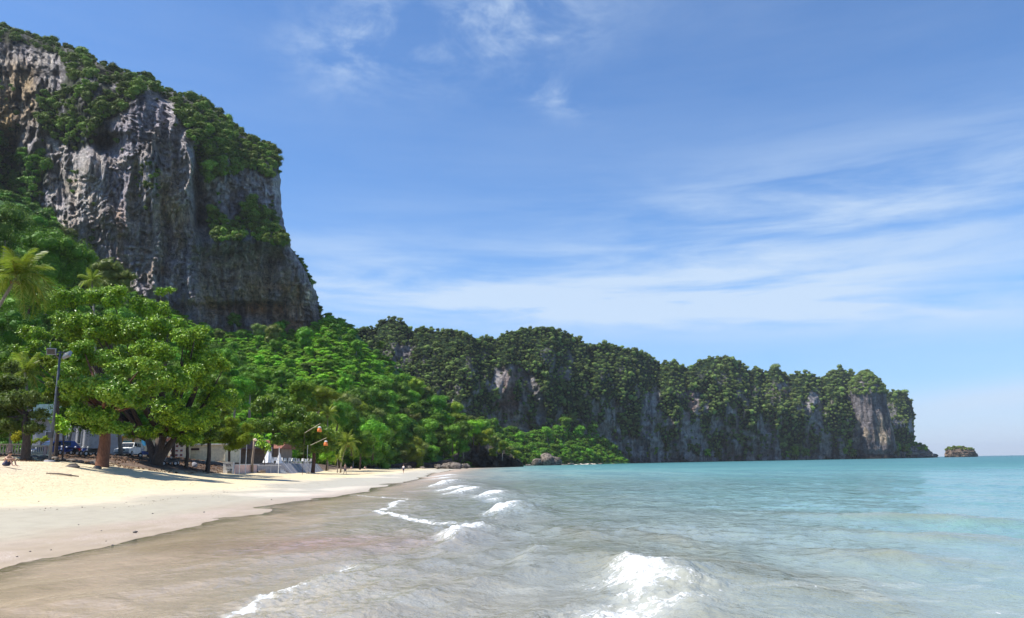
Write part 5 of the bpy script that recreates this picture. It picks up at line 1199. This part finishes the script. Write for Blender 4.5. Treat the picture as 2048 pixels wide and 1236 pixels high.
# floodlight mast
b = gp(97, 60); zt = zat(97, 707, 60) - b.z
fm = empty('floodlight_mast', b, label='tall dark floodlight mast standing in the sand with two lamps on top', cat='lamp post')
MB().tube([(0, 0, -.3), (0, 0, zt * .45), (0, 0, zt)], [.11, .10, .08], 12).build('pole', M['mast_paint'], fm, True)
MB().box((0, 0, zt - .1), (.9, .09, .09)).build('crossarm', M['dark_metal'], fm)
for sx, rt_ in ((-1, (math.radians(15), 0, math.radians(10))), (1, (math.radians(-35), math.radians(-18), math.radians(-14)))):
    rm = Euler(rt_).to_matrix(); f_ = MB().box((sx * .62, -.12, zt - .02 if sx < 0 else zt - .32), (.66, .2, .50), rot=rm).build('floodlight', M['grey_metal'], fm)
    MB().box((Vector((sx * .62, -.12, zt - .02 if sx < 0 else zt - .32)) + rm @ Vector((0, -.108, 0))), (.56, .02, .40), rot=rm).build('lens', M['dark_glass' if sx < 0 else 'bamboo'], f_)
MB().tube([(-.85, 0, zt - .1), (-.85, 0, zt + .75)], .018, 5).build('antenna', M['grey_metal'], fm); MB().box((0, -.16, 2.0), (.3, .2, .45)).build('switch_box', M['dark_metal'], fm)
MB().tube([(0, 0, -.25), (0, 0, .12)], [.42, .36], 14).build('footing', M['concrete'], fm, True)
# balustrades
def balustrade(px0, Y0, px1, Y1, label):
    a_, b_ = gp(px0, Y0), gp(px1, Y1); z = max(a_.z, b_.z) - .05; dx_, dy_ = b_.x - a_.x, b_.y - a_.y; L = math.hypot(dx_, dy_)
    root = empty('balustrade', (a_.x, a_.y, z), math.atan2(dy_, dx_), label=label, cat='balustrade')
    MB().box((L / 2, 0, .92), (L, .26, .12)).build('rail', M['cream_wall'], root); MB().box((L / 2, 0, -.1), (L, .26, .5)).build('plinth', M['cream_wall'], root)
    n = int(L / .24); bm_ = MB().tube([(0, 0, .15), (0, 0, .3), (0, 0, .5), (0, 0, .65), (0, 0, .86)], [.06, .085, .05, .045, .065], 7).mesh('baluster', M['beige_wall'], True)
    for i in range(n):
        if (i + 1) % 9: ob('baluster', bm_, root, ((i + .5) * L / n, 0, 0))
        else: MB().box(((i + .5) * L / n, 0, .42), (.3, .3, 1.05)).build('pier', M['pink_wall'], root)
balustrade(-40, 74, 41, 76, 'cream balustrade left of the olive tree trunk'); balustrade(55, 73, 98, 72, 'cream balustrade between the olive tree and the floodlight mast')

# vehicles -----------------------------------------------------------
def wheel(root, x, y, r_, w_):
    t_ = MB().tube([(x, y - w_ / 2, r_), (x, y - w_ / 2 + .03, r_), (x, y + w_ / 2 - .03, r_), (x, y + w_ / 2, r_)], [r_ * .86, r_, r_, r_ * .86], 18).build('wheel', M['rubber'], root, True)
    MB().tube([(x, y - w_ / 2 - .012, r_), (x, y + w_ / 2 + .012, r_)], r_ * .55, 12).build('rim', M['chrome'], t_)
def vehicle(loc, rz, label, paint, cat='car', tall=1.0):
    root = empty('parked_car', loc, rz); tag(root, label, cat); P_ = M[paint]; T = tall      # nose points to -X local
    low = [(-2.25, .42), (-2.35, .62), (-2.30, .88), (-1.15, 1.06 * T), (2.25, 1.08 * T), (2.32, .8), (2.28, .45), (1.95, .36), (-1.9, .34)]
    MB().prism([(x, z) for x, z in low], -.88, .88).build('body', P_, root)
    mb = MB(); zr = 1.72 * T; cab = [(-1.15, 1.055 * T, .86), (-.45, zr - .02, .70), (1.75, zr, .70), (2.22, 1.075 * T, .86)]
    vs = [(x, s_ * w_, z) for s_ in (-1, 1) for x, z, w_ in cab]; mb.add(vs, [(0, 1, 2, 3), (7, 6, 5, 4), (1, 5, 6, 2), (0, 4, 5, 1), (3, 2, 6, 7), (0, 3, 7, 4)]); mb.build('cabin', P_, root)
    def panel(nm, pts, off): 
        v = [Vector(p) for p in pts]; n_ = (v[1] - v[0]).cross(v[2] - v[0]).normalized()
        if n_.dot(Vector(off)) < 0: n_ = -n_
        mb_ = MB(); mb_.add([p + n_ * .012 for p in v] + [p - n_ * .01 for p in v], [(0, 1, 2, 3), (7, 6, 5, 4), (0, 4, 5, 1), (1, 5, 6, 2), (2, 6, 7, 3), (3, 7, 4, 0)]); mb_.build(nm, M['dark_glass'], root)
    panel('windshield', [(-1.07, -.78, 1.12 * T), (-1.07, .78, 1.12 * T), (-.52, .66, zr - .08), (-.52, -.66, zr - .08)], (-1, 0, .5))
    for s_ in (-1, 1):
        panel('side_window', [(-.80, s_ * .83, 1.13 * T), (.25, s_ * .835, 1.13 * T), (.25, s_ * .725, zr - .10), (-.38, s_ * .725, zr - .10)], (0, s_, .2))
        panel('side_window', [(.36, s_ * .835, 1.13 * T), (1.30, s_ * .835, 1.13 * T), (1.30, s_ * .725, zr - .10), (.36, s_ * .725, zr - .10)], (0, s_, .2))
        MB().box((-2.27, s_ * .66, .80), (.14, .32, .17)).build('headlight', M['plate'], root); MB().box((-.86, s_ * .98, 1.14 * T), (.12, .2, .15)).build('mirror', P_, root)
        MB().box((-.0, s_ * .885, .95), (.16, .02, .03)).build('door_handle', M['chrome'], root)
        for x in (-1.45, 1.4): wheel(root, x, s_ * .80, .35, .22)
    MB().box((-2.34, 0, .47), (.16, 1.66, .22)).build('bumper', M['grey_metal'], root); MB().box((-2.315, 0, .78), (.07, .8, .16)).build('grille', M['dark_metal'], root); MB().box((-2.43, 0, .50), (.02, .5, .13)).build('number_plate', M['plate'], root)
    return root
b = gp(256, 96); b.z += .02
vehicle(b, math.radians(94), 'white car parked nose to the beach between the reddish trunk and the forked tree', 'white_paint')
b = gp(104, 84); vehicle(b, math.radians(60), 'dark blue car half hidden just right of the floodlight mast', 'blue_paint', tall=.9)
def motorbike(loc, rz, paint, label, group=None):
    root = empty('motorbike', loc, rz); tag(root, label, 'motorbike', group); P_ = M[paint]
    for x in (-.62, .62):
        t_ = MB().tube([(x, -.05, .29), (x, -.035, .29), (x, .035, .29), (x, .05, .29)], [.24, .29, .29, .24], 16).build('wheel', M['rubber'], root, True); MB().tube([(x, -.055, .29), (x, .055, .29)], .14, 10).build('rim', M['chrome'], t_)
    MB().prism([(-.45, .42), (-.42, .78), (-.28, .80), (-.18, .42), (.15, .36), (.75, .52), (.72, .66), (.15, .66), (-.1, .34)], -.12, .12).build('body', P_, root)
    MB().prism([(-.05, .67), (.05, .78), (.70, .80), (.74, .70)], -.13, .13).build('seat', M['rubber'], root)
    MB().tube([(-.62, 0, .29), (-.42, 0, .95)], .035, 6).build('fork', M['chrome'], root); MB().tube([(-.36, -.33, 1.02), (-.42, 0, .96), (-.36, .33, 1.02)], .02, 6).build('handlebar', M['dark_metal'], root)
    MB().blob((-.47, 0, .88), .09, 1, .03, 1).build('headlight', M['plate'], root, True)
    for s_ in (-1, 1): MB().tube([(-.36, s_ * .26, 1.02), (-.33, s_ * .3, 1.2)], .012, 5).build('mirror', M['dark_metal'], root)
    return root
for px, Y, rz, p_, lab in ((127, 80, 1.2, 'blue_paint', 'blue motorbike parked right of the dark blue car'), (138, 81, 1.0, 'black_paint', 'black motorbike parked between the blue one and the red one'), (156, 82, .9, 'red_paint', 'red motorbike parked in the shade left of the reddish trunk'),
                           (168, 80, 1.3, 'blue_paint', 'dark blue motorbike directly right of the red one'), (180, 79, 1.1, 'black_paint', 'black motorbike nearest the left side of the reddish trunk'), (288, 92, 1.0, 'blue_paint', 'blue motorbike right of the white car'),
                           (338, 84, .8, 'black_paint', 'black motorbike at the right foot of the forked tree'), (347, 86, 1.3, 'black_paint', 'second black motorbike just right of the one at the forked tree')):
    motorbike(gp(px, Y), rz, p_, lab)
b = gp(283, 100); bs_ = empty('blue_sign', b, label='small blue sign board right of the white car', cat='sign')
MB().box((0, 0, zat(287, 888, 100) - b.z), (.6, .05, .9)).build('board', M['blue_sign'], bs_); MB().tube([(0, .05, -.2), (0, .05, zat(287, 886, 100) - b.z)], .03, 6).build('post', M['grey_metal'], bs_)

# small things on the sand -------------------------------------------
def hit(px, py):
    r_ = rays(px, py); k = np.linspace(5, 400, 8000); X_ = r_[0] / r_[1] * k; Z_ = EYE + r_[2] / r_[1] * k; g_ = ground_z(X_, k); i = np.argmax(Z_ <= g_)
    return Vector((X_[i], k[i], g_[i]))
b = hit(459.5, 947); bn_ = empty('waste_bin', b, label='squat dark grey bin standing on the sand below the sign block', cat='bin')
MB().tube([(0, 0, 0), (0, 0, .5)], [.28, .31], 16).build('tub', M['bin_grey'], bn_, True); MB().tube([(0, 0, .5), (0, 0, .55)], [.33, .33], 16).build('rim', M['dark_metal'], bn_, True)
p0, p1 = hit(92, 948), hit(158, 954); dw = empty('driftwood_pole', p0, label='long thin driftwood pole lying on the upper sand at the left', cat='driftwood'); q_ = p1 - p0
MB().tube([(0, 0, .05), q_ * .35 + Vector((0, .1, .09)), q_ * .7 + Vector((0, -.05, .07)), q_ + Vector((0, 0, .04))], [.035, .06, .06, .03], 7).build('stem', M['weathered_wood'], dw, True)
MB().tube([q_ * .6 + Vector((0, 0, .06)), q_ * .66 + Vector((.1, .25, .12))], [.03, .012], 5).build('twig', M['weathered_wood'], dw)
lp = hit(523, 946); lg = empty('driftwood_stump', lp, label='brown driftwood stump with broken roots below the grey terrace wall', cat='driftwood')
MB().tube([(-.6, 0, .12), (0, .1, .2), (.5, 0, .1)], [.12, .16, .1], 8).build('trunk', M['weathered_wood'], lg, True)
for a_ in range(5): MB().tube([(-.1 + .1 * a_, 0, .15), (-.25 + .22 * a_, -.1, .5 + .1 * (a_ % 2))], [.06, .015], 5).build('root', M['weathered_wood'], lg)
wb = empty('white_sack', hit(389, 934), label='pale grey sack lying under the trees left of the sign block', cat='sack'); MB().blob((0, 0, .22), .36, 3, .3, 2, (1, .8, .9)).build('sack', M['concrete'], wb, True)
stones = [(270, 1066, .055, 'largest dark stone on the wet sand near the waterline'), (225, 1091, .022, 'small dark stone at the very edge of the water'), (212, 1083, .018, None), (102, 1101, .02, None), (60, 1104, .02, None), (34, 1114, .02, None), (305, 1028, .03, 'flat dark stone on the pale wet sand'),
          (348, 980, .03, None), (367, 981, .03, None), (381, 968, .03, None), (408, 1025, .03, None), (543, 1000, .035, 'dark stone on the far wet sand by the pale foam line'), (77, 1003, .03, None), (157, 1050, .02, None), (203, 1062, .02, None)]
for i, (px, py, r_, lab) in enumerate(stones):
    st_ = MB().blob((0, 0, r_ * .4), r_, i, .35, 1, (1.3, 1, .65)).build('stone', M['shell'], None, True, hit(px, py))
    tag(st_, lab or 'small dark pebble lying on the pale sand', 'stone', None if lab else 'small pebbles scattered on the sand')
# boulders at the foot of the headland and in the cove
def boulder(px, py, Y, r_, seed, label, sq=(1.3, 1, .75), grp=None):
    c = at(px, py, Y); mb_ = MB().blob((0, 0, 0), r_, seed, .45, 3, sq); return mb_.build('boulder', M['boulder'], None, True, tuple(c), label=label, cat='boulder', group=grp)
boulder(903, 933, 300, 2.2, 1, 'long pale boulder at the waterline in front of the headland rock', (1.9, 1, .62)); boulder(930, 933, 330, 1.8, 2, 'smaller boulder right of the long pale one')
boulder(878, 933, 285, 1.2, 3, 'brown boulder at the left end of the headland rocks', (1.6, 1, .6)); boulder(1100, 922, 562, 6.0, 4, 'large grey boulder among green bushes in the cove', (1.25, 1, .8)); boulder(1078, 925, 560, 4.5, 5, 'grey boulder left of the large one in the cove')
rr = random.Random(8)
for i in range(26):
    px = rr.uniform(735, 900); Y = float(np.interp(px, [735, 800, 905], [214, 262, 318])); boulder(px, horizon(px) + EYE * F / Y - rr.uniform(3, 8), Y, rr.uniform(.35, 1.0), 20 + i, 'brown rock in the line of rubble between sand and wood', grp='rubble rocks between the sand and the headland wood')
for i in range(18):
    px = rr.uniform(1050, 1230); Y = float(np.interp(px, [1050, 1230], [548, 700])); boulder(px, horizon(px) + EYE * F / Y - rr.uniform(0, 2), Y, rr.uniform(.8, 1.8), 60 + i, 'grey rock on the little far beach of the cove', grp='rocks on the cove beach')
for i in range(16):
    px = rr.uniform(50, 196); Y = rr.uniform(58, 70); g_ = gp(px, Y); MB().blob((0, 0, .05), rr.uniform(.18, .42), 90 + i, .4, 2, (1.4, 1, .6)).build('rock', M['boulder'], None, True, g_, label='weathered rock lying at the foot of the trees beside the mast', cat='rock', group='rocks at the foot of the trees by the mast')
# fallen leaves and twigs under the trees
r = np.random.default_rng(77); n = 9000; Yl = r.uniform(55, 108, n); Xl = shore_x(Yl) - r.uniform(21.5, 40, n); kp = (fbm(Xl / 2, Yl / 3, o=3, seed=7) > -.1) & ((Yl > 66) | (Xl < shore_x(Yl) - 26)); Xl, Yl = Xl[kp], Yl[kp]
cen = np.stack([Xl, Yl, ground_z(Xl, Yl) + .05], 1); nn_ = np.tile([0, -.25, 1.0], (len(cen), 1)); co = leaf_quads(cen, nn_, .24, .6, .35, r)
M['dead_leaf'] = simple('dead_leaves', (.16, .09, .05), .8, .2, .5, .9)
ob('fallen_leaves', mk('fallen_leaves', co, np.arange(len(co)).reshape(-1, 4), M['dead_leaf'], False), label='brown fallen leaves littering the bank under the beach trees', cat='leaves', kind='stuff')

# people -------------------------------------------------------------
def person(loc, rz, J, label, shorts='navy_cloth', top=None, s=1.0, hat=None):
    """J: joint positions in metres, figure faces -Y; one continuous skinned body, hair and clothes as children"""
    root = empty('person', loc, rz); tag(root, label, 'person'); root.scale = (s, s, s)
    names = list(J); V = [Vector(J[k]) for k in names]; ix = {k: i for i, k in enumerate(names)}; E = []
    rad = dict(pelvis=.145, waist=.125, chest=.155, neck=.058, head0=.075, head1=.10, head2=.07)
    for s_ in 'LR':
        rad.update({'sh' + s_: .062, 'el' + s_: .042, 'wr' + s_: .028, 'pa' + s_: .036, 'hip' + s_: .095, 'kn' + s_: .058, 'an' + s_: .038, 'to' + s_: .034})
    chains = [['pelvis', 'waist', 'chest', 'neck', 'head0', 'head1', 'head2']]
    for s_ in 'LR': chains += [['chest', 'sh' + s_, 'el' + s_, 'wr' + s_, 'pa' + s_], ['pelvis', 'hip' + s_, 'kn' + s_, 'an' + s_, 'to' + s_]]
    for c_ in chains: E += [(ix[c_[i]], ix[c_[i + 1]]) for i in range(len(c_) - 1)]
    R_ = [rad[k] for k in names]
    for s_ in 'LR':       # five fingers from each palm
        pa, wr = Vector(J['pa' + s_]), Vector(J['wr' + s_]); dd = (pa - wr).normalized(); sd = dd.cross(Vector((0, 1, 0.2))).normalized()
        for k, (o_, l_) in enumerate(((-.03, .065), (-.011, .08), (.009, .075), (.028, .06), (.05, .045))):
            p_ = pa + sd * o_ + dd * (.02 if k < 4 else -.02); q1 = p_ + dd * l_ * .5 + sd * (.012 if k == 4 else 0); q2 = q1 + dd * l_ * .5 + Vector((0, -.012, 0))
            b_ = len(V); V += [p_, q1, q2]; R_ += [.0105, .0095, .008]; E += [(ix['pa' + s_], b_), (b_, b_ + 1), (b_ + 1, b_ + 2)]
    me_ = bpy.data.meshes.new('body'); me_.from_pydata(V, E, []); me_.materials.append(M['skin']); o = ob('body', me_, root)
    sk = o.modifiers.new('skin', 'SKIN'); sv = me_.skin_vertices[0].data if me_.skin_vertices else None
    if sv is None:
        import bmesh
        bm_ = bmesh.new(); bm_.from_mesh(me_); bm_.verts.layers.skin.verify(); bm_.to_mesh(me_); bm_.free(); sv = me_.skin_vertices[0].data
    for i, v in enumerate(sv): v.radius = (R_[i], R_[i]); v.use_root = (i == ix['pelvis'])
    sk.use_smooth_shade = True; sb_ = o.modifiers.new('smooth', 'SUBSURF'); sb_.levels = 1; sb_.render_levels = 1
    J = {k: Vector(v) for k, v in J.items()}
    MB().blob(tuple(J['head1'] * .6 + J['head2'] * .4 + Vector((0, .02, .015))), .112, 5, .08, 2, (.92, 1, .95)).build('hair', M[hat or 'hair'], root, True)
    mb = MB(); mb.tube([J['waist'] * .7 + J['pelvis'] * .3, J['pelvis'], J['pelvis'] + (J['pelvis'] - J['waist']) * .25], [.15, .175, .16], 12)
    for s_ in 'LR': mb.tube([J['hip' + s_], J['hip' + s_] * .4 + J['kn' + s_] * .6], [.112, .098], 10)
    mb.build('shorts', M[shorts], root, True)
    if top:
        mb = MB(); mb.tube([J['waist'] + (J['pelvis'] - J['waist']) * .3, J['waist'], J['chest'], J['chest'] * .5 + J['neck'] * .5], [.145, .142, .172, .10], 12)
        for s_ in 'LR': mb.tube([J['sh' + s_] + (J['chest'] - J['sh' + s_]) * .2, J['sh' + s_] * .4 + J['el' + s_] * .6], [.082, .06], 8)
        mb.build('shirt', M[top], root, True)
    h = J['head1']; f_ = Vector((0, -1, 0)); MB().blob(tuple(h + f_ * .105 + Vector((0, 0, -.01))), .018, 2, .05, 1).build('nose', M['skin'], root, True)
    return root
walk = dict(pelvis=(0, 0, .93), waist=(0, 0, 1.08), chest=(0, .01, 1.28), neck=(0, .01, 1.46), head0=(0, 0, 1.53), head1=(0, -.01, 1.61), head2=(0, 0, 1.69),
            shL=(.17, 0, 1.38), elL=(.22, .08, 1.12), wrL=(.22, .0, .90), paL=(.22, -.03, .83), shR=(-.17, 0, 1.38), elR=(-.22, -.05, 1.12), wrR=(-.21, -.18, .93), paR=(-.2, -.22, .87),
            hipL=(.09, 0, .86), knL=(.10, -.14, .48), anL=(.10, -.18, .08), toL=(.10, -.34, .04), hipR=(-.09, 0, .86), knR=(-.10, .05, .48), anR=(-.10, .24, .12), toR=(-.10, .16, .03))
sit = dict(pelvis=(0, 0, .13), waist=(0, -.05, .28), chest=(0, -.14, .46), neck=(0, -.22, .62), head0=(0, -.25, .68), head1=(0, -.28, .75), head2=(0, -.28, .83),
           shL=(.17, -.16, .55), elL=(.24, -.36, .42), wrL=(.14, -.52, .46), paL=(.08, -.56, .44), shR=(-.17, -.16, .55), elR=(-.24, -.36, .42), wrR=(-.14, -.52, .46), paR=(-.08, -.56, .44),
           hipL=(.10, -.06, .13), knL=(.14, -.44, .50), anL=(.13, -.62, .09), toL=(.13, -.78, .05), hipR=(-.10, -.06, .13), knR=(-.14, -.44, .46), anR=(-.13, -.66, .09), toR=(-.13, -.82, .05))
person(hit(690, 949), math.radians(60), walk, 'person in dark shorts walking along the sand, the left one of the two walkers')
person(hit(807, 947), math.radians(-20), walk, 'person in a pale top walking at the water edge, right one of the two walkers', 'navy_cloth', 'white_cloth')
b = gp(9, 51); person(b, math.radians(75), sit, 'bare-backed person sitting with knees up in the shade at the left edge', 'navy_cloth', s=1.12)
person(gp(703, 196), math.radians(10), sit, 'person sitting at the top of the far sand near the leaning palm', 'white_cloth', 'white_cloth')
person(gp(729, 205), math.radians(40), sit, 'person in white sitting on the far sand, rightmost of those near the palm', 'navy_cloth', 'white_cloth')
person(gp(777, 238), math.radians(-30), walk, 'tiny person standing at the foot of the headland wood', 'navy_cloth', 'white_cloth')

# ------------------------------------------------------------------ the air between
m, t, out = newmat('sea_air'); pv = t.node('ShaderNodeVolumePrincipled'); pv.inputs['Density'].default_value = 0.00005; pv.inputs['Color'].default_value = (.86, .93, 1, 1); pv.inputs['Anisotropy'].default_value = .2
t.l.new(pv.outputs[0], out.inputs['Volume'])
MB().box((0, 0, 190), (64000, 64000, 440)).build('haze', m, kind='stuff', label='thin pale sea haze over the whole bay')

r = np.random.default_rng(5); n = 420; Yl = 12 + 75 * r.random(n) ** 1.4; k = r.random(n) < .55
sl = np.where(k, 7.5 + 1.8 * fbm(Yl / 6, Yl * 0, o=3, seed=2) + r.normal(0, .35, n), r.uniform(9, 24, n)); Xl = shore_x(Yl) - sl
cen = np.stack([Xl, Yl, ground_z(Xl, Yl) + .012], 1); co = leaf_quads(cen, np.tile([0, 0, 1.0], (n, 1)), r.uniform(.03, .11, n), .5, .3, r)
ob('tide_wrack', mk('tide_wrack', co, np.arange(len(co)).reshape(-1, 4), M['dead_leaf'], False), label='scraps of dark leaf and twig washed up across the sand', cat='debris', kind='stuff')
